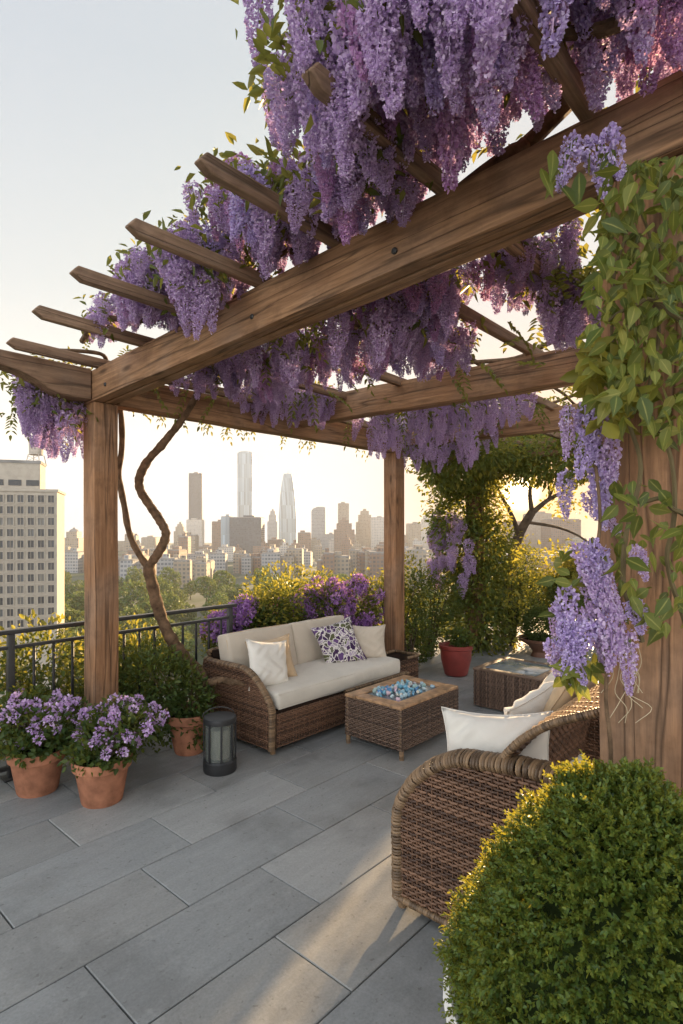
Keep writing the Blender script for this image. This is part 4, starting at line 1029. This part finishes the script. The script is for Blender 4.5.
REG = {
 'top': (vineF, [(238, 95), (250, 62), (300, 55), (335, 40), (370, 10), (400, -60), (760, -60), (760, 75), (683, 95), (620, 118), (575, 95), (540, 120), (500, 150), (462, 160), (440, 172), (415, 165), (395, 150), (370, 178), (345, 178), (300, 150), (262, 140)], 275, (-.75, 1.0, -2.0, -4.6), (.22, .42), (.02, .60)),
 'mid': (vineL, [(168, 205), (200, 186), (262, 180), (330, 165), (392, 165), (440, 190), (420, 215), (352, 232), (320, 255), (290, 275), (245, 262), (215, 240), (180, 225)], 150, (-.45, 1.8, -.7, -3.3), (.14, .30), (-.06, .38)),
 'left': (vineL, [(118, 268), (160, 232), (228, 238), (266, 280), (250, 300), (225, 312), (212, 338), (180, 345), (165, 322), (130, 330), (100, 345), (72, 335), (95, 305), (125, 295)], 150, (-.5, .8, .2, -2.2), (.14, .34), (-.06, .30)),
 'corner': (vineL, [(16, 378), (60, 374), (90, 385), (95, 458), (55, 456), (24, 436)], 110, (-.62, .9, .0, .8), (.22, .36), (-.40, .0)),
 'under': (vineB, [(120, 345), (170, 350), (245, 330), (300, 335), (410, 320), (470, 335), (470, 372), (430, 378), (405, 372), (390, 378), (330, 388), (290, 400), (215, 398), (150, 388), (120, 375)], 150, (.25, 3.3, -.1, -3.0), (.18, .32), (-.16, .10)),
 'over': (vineB, [(245, 300), (330, 285), (420, 270), (450, 285), (460, 335), (440, 342), (330, 330), (250, 330)], 75, (.4, 3.4, -.8, -3.2), (.2, .3), (-.05, .14)),
 'beamleft': (vineL, [(215, 345), (330, 340), (345, 400), (325, 425), (262, 425), (225, 395)], 46, (.6, 2.2, -.7, .12), (.18, .30), (-.34, .05)),
 'beamback': (vineB, [(330, 400), (480, 385), (500, 440), (470, 470), (405, 475), (340, 440)], 64, (1.8, 4.6, -1.4, .12), (.18, .32), (-.34, .0)),
 'lace': (vineB, [(430, 240), (480, 215), (520, 195), (575, 205), (575, 310), (500, 315), (440, 290)], 64, (.5, 2.6, -2.3, -3.5), (.14, .22), (.0, .22)),
 'back': (vineB, [(340, 425), (400, 408), (470, 392), (560, 395), (560, 410), (470, 440), (418, 452), (380, 440)], 60, (2.0, 5.0, -.2, -3.0), (.20, .34), (-.22, .04)),
 'right': (vineF, [(532, 312), (575, 292), (612, 296), (610, 340), (560, 345), (535, 335)], 34, (.35, 1.8, -2.6, -3.6), (.20, .30), (-.20, .02)),
}
OVER = []
for b_, oh_ in zip(RB, (.60, .66, .70, .70, .72)):
    for a_ in np.linspace(-oh_, -.12, 14):
        q_ = W(a_, b_, zb(b_)+.24); OVER.append((*proj(q_), q_.y))
def hides_rafter(p, Lr):
    x_, y0_ = proj(p); y1_ = proj(Vector((p.x, p.y, p.z-Lr)))[1]; hw_ = .055*F/p.y
    return any(p.y < d_+.02 and abs(x_-px_) < hw_ and y0_-4 < py_ < y1_ for px_, py_, d_ in OVER)
PLACED = {vineL.name: [], vineF.name: [], vineB.name: []}
ANCH = []
for key, (v, poly, n, (a0, a1, b0, b1), (l0, l1), (z0, z1)) in REG.items():
    got = 0; tries = 0
    while got < n and tries < 60000:
        tries += 1
        a, b = rng.uniform(a0, a1), rng.uniform(min(b0, b1), max(b0, b1)); Lr = rng.uniform(l0, l1)
        p = W(a, b, zr(b) + rng.uniform(z0, z1))
        if p.y < .85: continue
        x, y = proj(Vector((p.x, p.y, p.z-Lr*.88))); x2, y2 = proj(Vector((p.x, p.y, p.z-Lr*.35)))
        if not (inside(x, y, poly) and (y2 < 20 or inside(x2, y2, poly))): continue
        if key in ('left', 'mid', 'top') and rng.uniform() < .93 and hides_rafter(p, Lr): continue
        # racemes hang clear of the front beam's face
        if -.16 < a < .10 and p.z-Lr < zb(b)+.15: Lr = max(.12, p.z-zb(b)-.15)
        kd = 'pink' if rng.uniform() < (.22 if key in ('top', 'left', 'mid') else .38) else ('pale' if rng.uniform() < .22 else 'violet')
        PLACED[v.name].append((Lr/p.y, p, Lr, kd)); ANCH.append((v, p, key)); got += 1
for v in (vineL, vineF, vineB):
    lst = sorted(PLACED[v.name], key=lambda t: -t[0])
    for _, p, Lr, kd in lst[:99]: put_raceme(v, loc(v, p), Lr, kd)
    if len(lst) > 99:
        o = npobj('flower_cluster_mass', [raceme_raw(loc(v, p), Lr, kd) for _, p, Lr, kd in lst[99:]], 'wisteria_petal', v); o['kind'] = 'stuff'
    # leaves round the crowns of the racemes
    A = np.array([tuple(p) for vv, p, k in ANCH if vv is v]); NL_ = 4600; idx = rng.integers(0, len(A), NL_)
    P = A[idx] + np.clip(rng.normal(size=(NL_, 3)), -1.6, 1.4)*np.array([.06, .06, .05]) + np.array([0, 0, -.03]) - np.array(v.location)
    D = unit(rdir(NL_)+np.array([0, 0, -.25])); npobj('foliage', [leaves(P, D, unit(rdir(NL_)+np.array([0, 0, 1.2])), .055*rng.uniform(.6, 1.3, NL_), .4)], 'wisteria_leaf', v)

# pinnate sprays that hang or stand out from the vines
def spray(v, p, d, n=9, L=.24, ll=.06, mat='wisteria_leaf', out=None):
    p, d = np.array(p, float), unit(np.array(d, float)); Ps, Ds = [], []
    side = unit(np.cross(d, [0, 0, 1.])+1e-6); 
    for i in range(n):
        t = (i+1)/n; q = p + d*L*t + np.array([0, 0, -.22*L*t*t*1.5])
        for s in ((-1, 1) if i < n-1 else (0,)):
            Ps.append(q); Ds.append(unit(d*.6+side*s+rng.normal(size=3)*.15+np.array([0, 0, -.25])))
    return leaves(np.array(Ps), np.array(Ds), unit(rng.normal(size=(len(Ps), 3))*.3+np.array([0, 0, 1.])), ll, .40)
S_ = []
for k in range(70):
    a = rng.choice([.35, .5, .9, 1.15, 1.3, 1.9, 2.1, 2.9])+rng.normal(0, .07); p = W(a, rng.uniform(.02, .22), 2.52+rng.uniform(-.05, .3)); S_.append(spray(vineL, np.array(loc(vineL, p)), rng.normal(size=3)*np.array([.5, .5, .2])+np.array([0, 0, -.7]), 4, .11, .045))
for k in range(60):
    p = W(rng.uniform(-.40, .25), rng.uniform(.08, .6), rng.uniform(2.40, 2.80)); S_.append(spray(vineL, np.array(loc(vineL, p)), rng.normal(size=3)+np.array([0, 0, -.1]), 7, .2, .05))
for k in range(80):
    b = rng.uniform(-2.2, .2); p = W(rng.uniform(.0, .9), b, zr(b)+rng.uniform(-.15, .1)); S_.append(spray(vineL, np.array(loc(vineL, p)), rng.normal(size=3)+np.array([0, 0, -.1]), 7, .2, .05))
npobj('leaf_sprays', S_, 'wisteria_leaf', vineL)
S_ = []
for k in range(60):
    b = rng.uniform(-4.3, -2.7); p = W(rng.uniform(-.7, .9), b, zr(b)+rng.uniform(.15, .55)); S_.append(spray(vineF, np.array(loc(vineF, p)), rng.normal(size=3)+np.array([0, 0, .2]), 7, .2, .05))
for q in ((272, 44, 1.62), (262, 50, 1.6), (285, 46, 1.64), (330, 52, 1.7), (345, 44, 1.7), (360, 40, 1.72), (318, 60, 1.68)):
    S_.append(spray(vineF, np.array(loc(vineF, at(*q)))+np.array([0, 0, -.05]), rng.normal(size=3)*.6+np.array([-.3, 0, 1.0]), 4, .12, .06))
npobj('leaf_sprays', S_, 'wisteria_leaf', vineF)
S_ = []
for k in range(150):
    b = rng.uniform(-3.2, -.2); p = W(rng.uniform(.8, 4.8), b, zr(b)-rng.uniform(.05, .35)+.1); S_.append(spray(vineB, np.array(loc(vineB, p)), rng.normal(size=3)+np.array([0, 0, -.3]), 7, .2, .055))
npobj('leaf_sprays', S_, 'wisteria_leaf', vineB)

# ------------------------------------------------------------------ creeper and wisteria on the near post
cr = empty('creeper', W(-.02, PB), 0, 'broad-leaved green creeper covering the upper part of the near timber post', 'climbing plant')
cp = [(598, 185), (625, 160), (700, 150), (720, 430), (660, 440), (640, 415), (612, 420), (596, 395), (588, 330), (592, 270), (600, 235)]
cp2 = [(612, 478), (640, 470), (700, 520), (700, 625), (660, 640), (632, 612), (610, 560)]
def scatter_px(poly, n, Y0, Y1, v):
    xs = [p[0] for p in poly]; ys = [p[1] for p in poly]; out = []
    while len(out) < n:
        x, y = rng.uniform(min(xs), max(xs)), rng.uniform(min(ys), max(ys))
        if inside(x, y, poly): out.append(loc(v, at(x, y, rng.uniform(Y0, Y1))))
    return np.array(out)
P = np.vstack([scatter_px(cp, 800, 1.28, 1.60, cr), scatter_px(cp2, 100, 1.30, 1.46, cr)]); n = len(P)
D = unit(rng.normal(size=(n, 3))*np.array([.7, .6, .45])+np.array([-.15, -.1, -1.0]))
N = unit(rng.normal(size=(n, 3))*.95+np.array([-.25, -.8, .6]))
fine_obj('foliage', P, D, N, .048*rng.uniform(.4, 1.4, n), 'creeper_leaf', cr)
P = scatter_px([(585, 345), (625, 325), (645, 400), (612, 430), (588, 410)], 190, 1.36, 1.75, cr); n = len(P)
npobj('golden_foliage', [leaves(P, unit(rdir(n)+np.array([0, 0, -.6])), rdir(n), .06*rng.uniform(.6, 1.2, n), .55)], 'golden_leaf', cr)  # gold colour stands in for creeper leaves caught by the sun
for pts in ([(690, 640, 1.42), (668, 560, 1.42), (676, 480, 1.42), (650, 400, 1.43), (660, 300, 1.44), (640, 200, 1.46)], [(640, 640, 1.42), (622, 560, 1.42), (640, 470, 1.44), (618, 380, 1.45), (612, 300, 1.5), (625, 230, 1.5)], [(690, 520, 1.4), (660, 500, 1.4), (625, 505, 1.4)], [(690, 330, 1.4), (650, 300, 1.4), (610, 320, 1.42)]):
    stem_on(cr, [loc(cr, at(*p)) for p in pts], .007, .004, 'stem', 'thin_stem', 6, .004)
ten = BM()
for k in range(13):
    x0 = rng.uniform(612, 640); q = [at(x0+i*rng.normal(0, 2.2), 648+i*15, 1.445+rng.normal(0, .004)) for i in range(rng.integers(3, 7))]
    ten.tube([loc(cr, p) for p in spline(q, 4)], .0010, 4)
ten.build('tendrils', 'dry_tendril', cr)
ws = empty('wisteria_vine', W(-.16, PB+.10), 0, 'low wisteria stem with pale lilac clusters against the near timber post', 'climbing plant', 'wisteria vines on the pergola')
PX = [(568, 408, 1.56, .13), (585, 405, 1.55, .14), (600, 412, 1.54, .14), (574, 430, 1.58, .13), (592, 432, 1.55, .13), (612, 440, 1.5, .12), (566, 470, 1.60, .12), (580, 472, 1.57, .13), (595, 468, 1.55, .14), (608, 462, 1.53, .13), (588, 492, 1.58, .12), (572, 480, 1.6, .12),
      (578, 545, 1.50, .13), (590, 540, 1.48, .14), (602, 548, 1.46, .13), (570, 560, 1.52, .13), (585, 562, 1.49, .14), (600, 568, 1.46, .13), (566, 588, 1.5, .13), (578, 590, 1.48, .14), (558, 606, 1.52, .13), (570, 612, 1.49, .14),
      (586, 605, 1.47, .14), (600, 606, 1.44, .15), (592, 618, 1.46, .14), (608, 598, 1.43, .16), (612, 612, 1.42, .16), (556, 625, 1.5, .12), (566, 630, 1.48, .12), (580, 622, 1.47, .14), (628, 632, 1.40, .13), (620, 618, 1.41, .14), (636, 545, 1.36, .075), (634, 600, 1.38, .07), (552, 640, 1.5, .09), (604, 630, 1.43, .13)]
for i_, (x, y, Y, l) in enumerate(PX):
    if i_ % 4 != 3: put_raceme(ws, loc(ws, at(x, y, Y)), l*1.15, 'deep' if i_ % 5 in (0, 2) else 'small', .80, .22)
for x, y in ((572, 138), (592, 138), (611, 130)): put_raceme(vineF, loc(vineF, at(x, y, 1.42)), .135 + .02*(x == 592), 'small', .95, .12)
P = np.array([loc(vineF, at(x+rng.normal(0, 5), y, 1.42)) for x, y in ((560, 150), (552, 168), (585, 150), (600, 140), (575, 135), (556, 182), (566, 165), (580, 172), (606, 150))]); n = len(P)
fine_obj('long_leaves', P, unit(rng.normal(size=(n, 3))*.35+np.array([-.1, -.1, -1])), unit(rng.normal(size=(n, 3))*.5+np.array([0, -1, .2])), .095*rng.uniform(.7, 1.15, n), 'creeper_leaf', vineF, .36, .2)
stem_on(ws, [loc(ws, at(*p)) for p in ((612, 790, 1.44), (607, 700, 1.44), (604, 640, 1.45), (596, 570, 1.46), (600, 500, 1.5), (590, 430, 1.55), (600, 370, 1.56))], .0055, .004, 'stem', n=8, wob=.002)
P = np.vstack([scatter_px([(560, 400), (612, 400), (610, 490), (570, 490)], 26, 1.55, 1.62, ws), scatter_px([(560, 540), (625, 530), (640, 660), (560, 668), (550, 620)], 60, 1.46, 1.56, ws), scatter_px([(558, 668), (585, 655), (598, 668), (575, 690)], 26, 1.44, 1.52, ws)]); n = len(P)
fine_obj('foliage', P, unit(rdir(n)+np.array([0, -.2, -.6])), unit(rdir(n)*.6+np.array([0, -1, .5])), .052*rng.uniform(.6, 1.2, n), 'creeper_leaf', ws)

# ------------------------------------------------------------------ the city beyond
GZ = -46.0
def gmat():
    b = NB('city_ground'); n = b.noise(b.coord((.02, .02, .02)), 1.0, 5)
    return b.done(b.pr(b.ramp(n, [(.4, (.035, .055, .02)), (.6, (.08, .085, .06))]), .9))
gmat()
m = BM(); m.box((3800, 2300, 1), (0, 950, GZ-.5), 0)
tag(m.build('ground', 'city_ground', smooth=False), kind='structure')
def facade(name, wall, glassc, fx, fz, wx=.6, wz=.55, rough=.35):
    """windows by storeys and bays, in the building's own coordinates"""
    b = NB(name); v = b.n('ShaderNodeTexCoord').outputs['Object']; sx = b.n('ShaderNodeSeparateXYZ'); b.l(v, sx.inputs[0])
    h = b.math('ADD', sx.outputs[0], sx.outputs[1])
    u = b.math('FRACT', b.math('MULTIPLY', h, 1/fx)); z = b.math('FRACT', b.math('MULTIPLY', sx.outputs[2], 1/fz))
    mk = b.math('MULTIPLY', b.math('LESS_THAN', b.math('ABSOLUTE', b.math('SUBTRACT', u, .5)), wx/2), b.math('LESS_THAN', b.math('ABSOLUTE', b.math('SUBTRACT', z, .5)), wz/2))
    cell = b.n('ShaderNodeTexWhiteNoise', noise_dimensions='2D'); cb = b.n('ShaderNodeCombineXYZ')
    b.l(b.math('FLOOR', b.math('MULTIPLY', h, 1/fx)), cb.inputs[0]); b.l(b.math('FLOOR', b.math('MULTIPLY', sx.outputs[2], 1/fz)), cb.inputs[1]); b.l(cb.outputs[0], cell.inputs['Vector'])
    gc = b.mix(cell.outputs['Value'], tuple(x*.6 for x in glassc), tuple(min(1, x*1.8) for x in glassc))
    ns = b.noise(b.coord((.05, .05, .03)), 1.0, 4)
    wc = b.mix(ns, tuple(x*.85 for x in wall), tuple(min(1, x*1.1) for x in wall))
    c = b.mix(mk, wc, gc); r = b.math('SUBTRACT', .8, b.math('MULTIPLY', mk, .8-rough))
    return b.done(b.pr(c, r, None, .4))
facade('facade_tan', (.30, .245, .185), (.13, .12, .11), 3.4, 3.4)
facade('facade_brick', (.22, .145, .105), (.10, .085, .08), 3.2, 3.3)
facade('facade_grey', (.30, .30, .30), (.09, .10, .12), 3.0, 3.5, .7, .5)
facade('facade_dark', (.075, .082, .095), (.04, .048, .06), 2.6, 3.6, .7, .6)
facade('facade_glass', (.27, .32, .35), (.20, .25, .29), 5.0, 40, .7, .96, .4)
facade('facade_pale', (.46, .43, .39), (.14, .15, .17), 3.4, 3.4, .55, .5)
plain('roof_grey', (.22, .21, .20), .9, .1, nscale=.2, bump=0)
plain('cream_stone', (.37, .325, .27), .85, .2, var=.12, nscale=.6, bump=0)
b = NB('pane_dark'); c_ = b.ramp(b.n('ShaderNodeObjectInfo').outputs['Random'], [(0, (.012, .015, .02)), (.55, (.03, .034, .04)), (.72, (.07, .075, .08)), (.86, (.16, .15, .13)), (1, (.03, .035, .04))])
b.done(b.pr(c_, .3, None, .4))
plain('weathered_tank', (.40, .35, .30), .9, .1, nscale=.8, bump=0)

# near building on the left with its real windows
NBD = 160.0; k_ = NBD/F
nbx = (57-CX)*k_
rz = math.radians(19)
nb_ = empty('apartment_block', (nbx, NBD, GZ), rz, 'near cream apartment block with a grid of dark windows, rising at the far left', 'building')
ztop = H+(HY-492)*k_-GZ; wid = 24.0
BM().box((wid, 16, ztop), (-wid/2, 8, ztop/2), 0).build('wall', 'cream_stone', nb_, False)
BM().box((wid+.8, 16.8, .7), (-wid/2, 8, ztop+.35), 0).build('cornice', 'cream_stone', nb_, False)
zt2 = H+(HY-463)*k_-GZ
BM().box((wid-4.6, 9, zt2-ztop-.7), (-wid/2-2.4, 8, (zt2+ztop+.7)/2), 0).build('penthouse', 'cream_stone', nb_, False)
BM().box((wid-4.2, 9.4, .8), (-wid/2-2.4, 8, zt2+.4), 0).build('penthouse_roof', 'roof_grey', nb_, False)
def window_mesh(parent, loc, rz=0, w_=1.5, h_=1.95):
    m = BM()
    for x, z, a, b in ((0, h_/2+.1, w_+.4, .2), (0, -h_/2-.1, w_+.4, .2), (-w_/2-.1, 0, .2, h_), (w_/2+.1, 0, .2, h_), (0, 0, .08, h_)): m.box((a, .35, b), (x, -.15, z), 0)
    f = m.build('window', 'cream_stone', parent, False); f.location = loc; f.rotation_euler = (0, 0, rz)
    p = BM(); p.box((w_, .05, h_), (0, -.03, 0), 0); q = p.build('pane', 'pane_dark', f, False); return f
w0 = None
for r in range(12):
    for c in range(8):
        l_ = (-1.45-2.5*c, 0, ztop-2.0-3.1*r)
        if w0 is None: w0 = window_mesh(nb_, l_)
        else:
            o = copy_tree(w0, nb_); o.location = l_
BM().box((.5, .45, ztop), (-.16, -.1, ztop/2), 0).build('corner_pier', 'cream_stone', nb_, False)
for r in range(12):
    m = BM(); m.box((wid, .25, .22), (-wid/2-.42, -.125, ztop-3.55-3.1*r), 0); m.build('string_course', 'cream_stone', nb_, False)
for c in range(4):
    m = BM(); m.box((.05, 2.2, zt2-ztop-3.4), (-5.2, 4.8+2*c, (ztop+zt2)/2), 0)
m = BM()
for c in range(4): m.box((3.2, .2, 1.6), (-6.6-4.4*c, 3.45, ztop+2.6), 0)
m.build('penthouse_window', 'pane_dark', nb_, False)
def top_on_block(px, py0): return (px-CX)*k_, H+(HY-py0)*k_
tx, tz = top_on_block(19, 463)
wt_ = empty('water_tower', (tx, NBD+9, tz+.4), 0, 'rooftop water tower on legs above the near apartment block', 'water tower')
BM().lathe([(1.9, 3.0), (1.95, 6.6), (2.1, 6.7), (.15, 8.6), (0, 8.7)], 20).build('tank', 'weathered_tank', wt_, False)
for sx in (-1, 1):
    for sy in (-1, 1): m = BM(); m.tube([(sx*2.0, sy*2.0, 0), (sx*1.5, sy*1.5, 3.0)], .14, 6); m.build('leg', 'weathered_tank', wt_)
m = BM(); m.tube([(-1.8, -1.8, 1), (1.6, -1.6, 2.6)], .08, 6); m.tube([(1.8, -1.8, 1), (-1.6, -1.6, 2.6)], .08, 6); m.build('brace', 'weathered_tank', wt_)

def tower(px0, px1, ytop, D, mat, label, kind='plain', group=None, rot=0.0, depth=None, cat='skyscraper'):
    s = D/F; x0, x1 = (px0-CX)*s, (px1-CX)*s; wd = x1-x0; dp = depth or max(14, min(wd, 45)); hh = H+(HY-ytop)*s-GZ
    e = empty('skyscraper' if cat == 'skyscraper' else 'city_block', ((x0+x1)/2, D, GZ), rot, label, cat, group)
    def bx_(w_, d_, z0, z1, name='wall', mt=mat, dx=0): BM().box((w_, d_, z1-z0), (dx, 0, (z0+z1)/2), 0).build(name, mt, e, False)
    if kind == 'plain':
        bx_(wd, dp, 0, hh); bx_(wd*.94, dp*.9, hh, hh+1.2, 'roof', 'roof_grey'); bx_(wd*.35, dp*.35, hh+1.2, hh+4.5, 'roof_house', mat, wd*random.uniform(-.2, .2))
    elif kind == 'setback':
        bx_(wd, dp, 0, hh*.72); bx_(wd*.74, dp*.74, hh*.72, hh*.9); bx_(wd*.48, dp*.5, hh*.9, hh); bx_(wd*.2, dp*.2, hh, hh+5, 'roof_house')
    elif kind == 'spire':
        bx_(wd, dp, 0, hh*.68); bx_(wd*.66, dp*.7, hh*.68, hh*.86); m = BM(); m.lathe([(wd*.3, 0), (wd*.22, hh*.06), (wd*.06, hh*.1), (.3, hh*.14)], 12); o = m.build('spire', 'roof_grey', e, False); o.location.z = hh*.86
    elif kind == 'round':
        bx_(wd, dp, 0, hh*.975); m = BM(); n = 9
        m.prism([(-wd/2, 0)]+[(-wd/2*math.cos(q), hh*.025*math.sin(q)*1.0) for q in np.linspace(.0, PI, n)][1:-1]+[(wd/2, 0)], 'y', -dp/2, dp/2); o = m.build('crown', mat, e, False); o.location.z = hh*.975
    elif kind == 'taper':
        m = BM(); lv = [(0, 1.0), (.45, .95), (.62, .86), (.80, .72), (.90, .60), (1.0, .44)]
        for (z0, f0), (z1, f1) in zip(lv, lv[1:]):
            vs_ = [m.b.verts.new((sx*wd/2*f, sy*dp/2*f, z*hh)) for z, f in ((z0, f0), (z1, f1)) for sx, sy in ((-1, -1), (1, -1), (1, 1), (-1, 1))]
            for q in range(4): m.b.faces.new((vs_[q], vs_[(q+1) % 4], vs_[4+(q+1) % 4], vs_[4+q]))
            m.b.faces.new(vs_[4:])
        m.build('wall', mat, e, False); m = BM(); m.tube([(0, 0, hh), (0, 0, hh*1.045)], [1.2, .2], 6); m.build('mast', 'roof_grey', e)
    elif kind == 'curve':
        bx_(wd, dp, 0, hh*.9); m = BM(); m.prism([(-wd/2, 0), (wd/2, 0), (wd/2, hh*.08), (wd*.3, hh*.1), (-wd*.1, hh*.095), (-wd*.38, hh*.06)], 'y', -dp/2, dp/2); o = m.build('crown', mat, e, False); o.location.z = hh*.9
    return e
T = [(66, 82, 527, 900, 'facade_tan', 'small old tower with a dome and spire, left of the other towers', 'spire'),
 (188, 203, 520, 1500, 'facade_pale', 'pale slab at the foot of the dark slim tower', 'plain'),
 (190, 202, 474, 1560, 'facade_dark', 'dark slim tower, leftmost of the tall skyscrapers', 'plain'),
 (175, 186, 524, 1400, 'facade_tan', 'narrow stepped tower left of the dark slim one', 'setback'),
 (239, 254, 452, 1700, 'facade_glass', 'tallest pale glass skyscraper with a rounded top', 'round'),
 (232, 263, 518, 1000, 'facade_dark', 'broad dark grey office slab below the tallest skyscraper', 'plain'),
 (222, 232, 517, 1004, 'facade_glass', 'pale end bay standing against the dark office slab', 'plain'),
 (213, 223, 522, 1080, 'facade_brick', 'brown block left of the pale end bay', 'plain'),
 (268, 278, 511, 1500, 'facade_grey', 'narrow grey tower between the tallest and the tapered one', 'setback'),
 (279, 297, 474, 1700, 'facade_glass', 'tapered skyscraper with a thin mast', 'taper'),
 (298, 311, 533, 1000, 'facade_brick', 'brown block right of the tapered skyscraper', 'plain'),
 (312, 326, 507, 1400, 'facade_grey', 'mid-height tower with a slanting curved top', 'curve'),
 (334, 354, 520, 1150, 'facade_brick', 'brown twin-shouldered tower right of the curved one', 'setback'),
 (338, 349, 504, 1300, 'facade_tan', 'tan tower rising behind the brown shouldered one', 'plain'),
 (356, 373, 511, 1350, 'facade_tan', 'tan stepped tower left of the far timber post', 'setback'),
 (371, 384, 518, 1250, 'facade_pale', 'pale tower half hidden by the far timber post', 'plain'),
 (407, 420, 524, 1250, 'facade_tan', 'hazy tan tower just right of the far timber post', 'plain'),
 (420, 433, 516, 1400, 'facade_pale', 'hazy pale tower beside the ivy column', 'setback')]
for t in T: tower(*t[:6], kind=t[6], rot=math.radians(rng.uniform(-4, 4)))
mats_ = ['facade_tan', 'facade_brick', 'facade_grey', 'facade_pale', 'facade_tan', 'facade_brick']
for k in range(95):
    px = 40+k*4.6+rng.normal(0, 3) if k < 90 else rng.uniform(500, 600)
    D = rng.uniform(720, 1500); wpx = rng.uniform(7, 19); yt = rng.uniform(530, 557) + (1500-D)*.008
    tower(px, px+wpx, yt, D, mats_[k % 6], 'hazy mid-rise city block among many along the skyline\'s foot', 'setback' if rng.uniform() < .25 else 'plain', 'city blocks at the foot of the skyline', math.radians(rng.uniform(-8, 8)), cat='city block')
for k in range(80):
    D = rng.uniform(430, 760); px = rng.uniform(55, 600); wpx = rng.uniform(9, 24); yt = rng.uniform(549, 562) + (600-D)*.012
    tower(px, px+wpx, yt, D, ('facade_tan', 'facade_tan', 'facade_grey', 'facade_brick', 'facade_brick')[k % 5], 'low city building among many beyond the park trees', 'plain', 'low buildings beyond the park', math.radians(rng.uniform(-8, 8)), cat='city block')
for k, (p0_, p1_, y_, D_) in enumerate(((505, 524, 522, 900), (526, 548, 514, 1000), (546, 575, 520, 880), (440, 470, 528, 1000), (470, 505, 532, 950))):
    tower(p0_, p1_, y_, D_, ('facade_brick', 'facade_tan')[k % 2], ('tan block behind the ivy column', 'tan block straight beyond the leaning tree', 'brown block right of the leaning tree', 'distant block hidden behind the ivy', 'brown block behind the ivy and tree')[k], 'plain')
# park trees
def park_tree(seed):
    e = empty('park_tree', (0, 0, GZ), 0, 'round green park tree among many below the terrace', 'tree', 'trees in the park below')
    m = BM(); m.tube([(0, 0, 0), (.2, .1, 4), (0, 0, 9)], [.45, .32, .12], 8); m.build('trunk', 'grey_bark', e)
    npobj('crown', [crown(lumps((0, 0, 11), (6.2, 6.2, 6.2), 11, .45), 2600, .95, .7, .7, 1.06)], 'park_leaf', e); return e
pts_ = [park_tree(i) for i in range(4)]
for k in range(230):
    D = 165+ (k/230)**1.1*265; px = rng.uniform(20, 560) if k < 200 else rng.uniform(560, 900); s = rng.uniform(.75, 1.3)
    o = pts_[k] if k < 4 else copy_tree(pts_[k % 4])
    o.location = ((px-CX)/F*D, D, GZ-1.5+rng.uniform(-1, 1)); o.rotation_euler = (0, 0, rng.uniform(0, 6.28)); o.scale = (s, s, s*rng.uniform(.85, 1.2))

# ------------------------------------------------------------------ the air
hb = bpy.data.materials.new('air'); hb.use_nodes = True; nt = hb.node_tree; nt.nodes.clear()
pvn = nt.nodes.new('ShaderNodeVolumePrincipled'); ou = nt.nodes.new('ShaderNodeOutputMaterial')
pvn.inputs['Color'].default_value = (.93, .93, .93, 1); pvn.inputs['Density'].default_value = .00015; pvn.inputs['Anisotropy'].default_value = 0.0
nt.links.new(pvn.outputs[0], ou.inputs['Volume']); MATS['air'] = hb
m = BM(); m.box((4000, 2500, 420), (0, 950, GZ-2+210), 0)
tag(m.build('haze', 'air', smooth=False), kind='stuff')
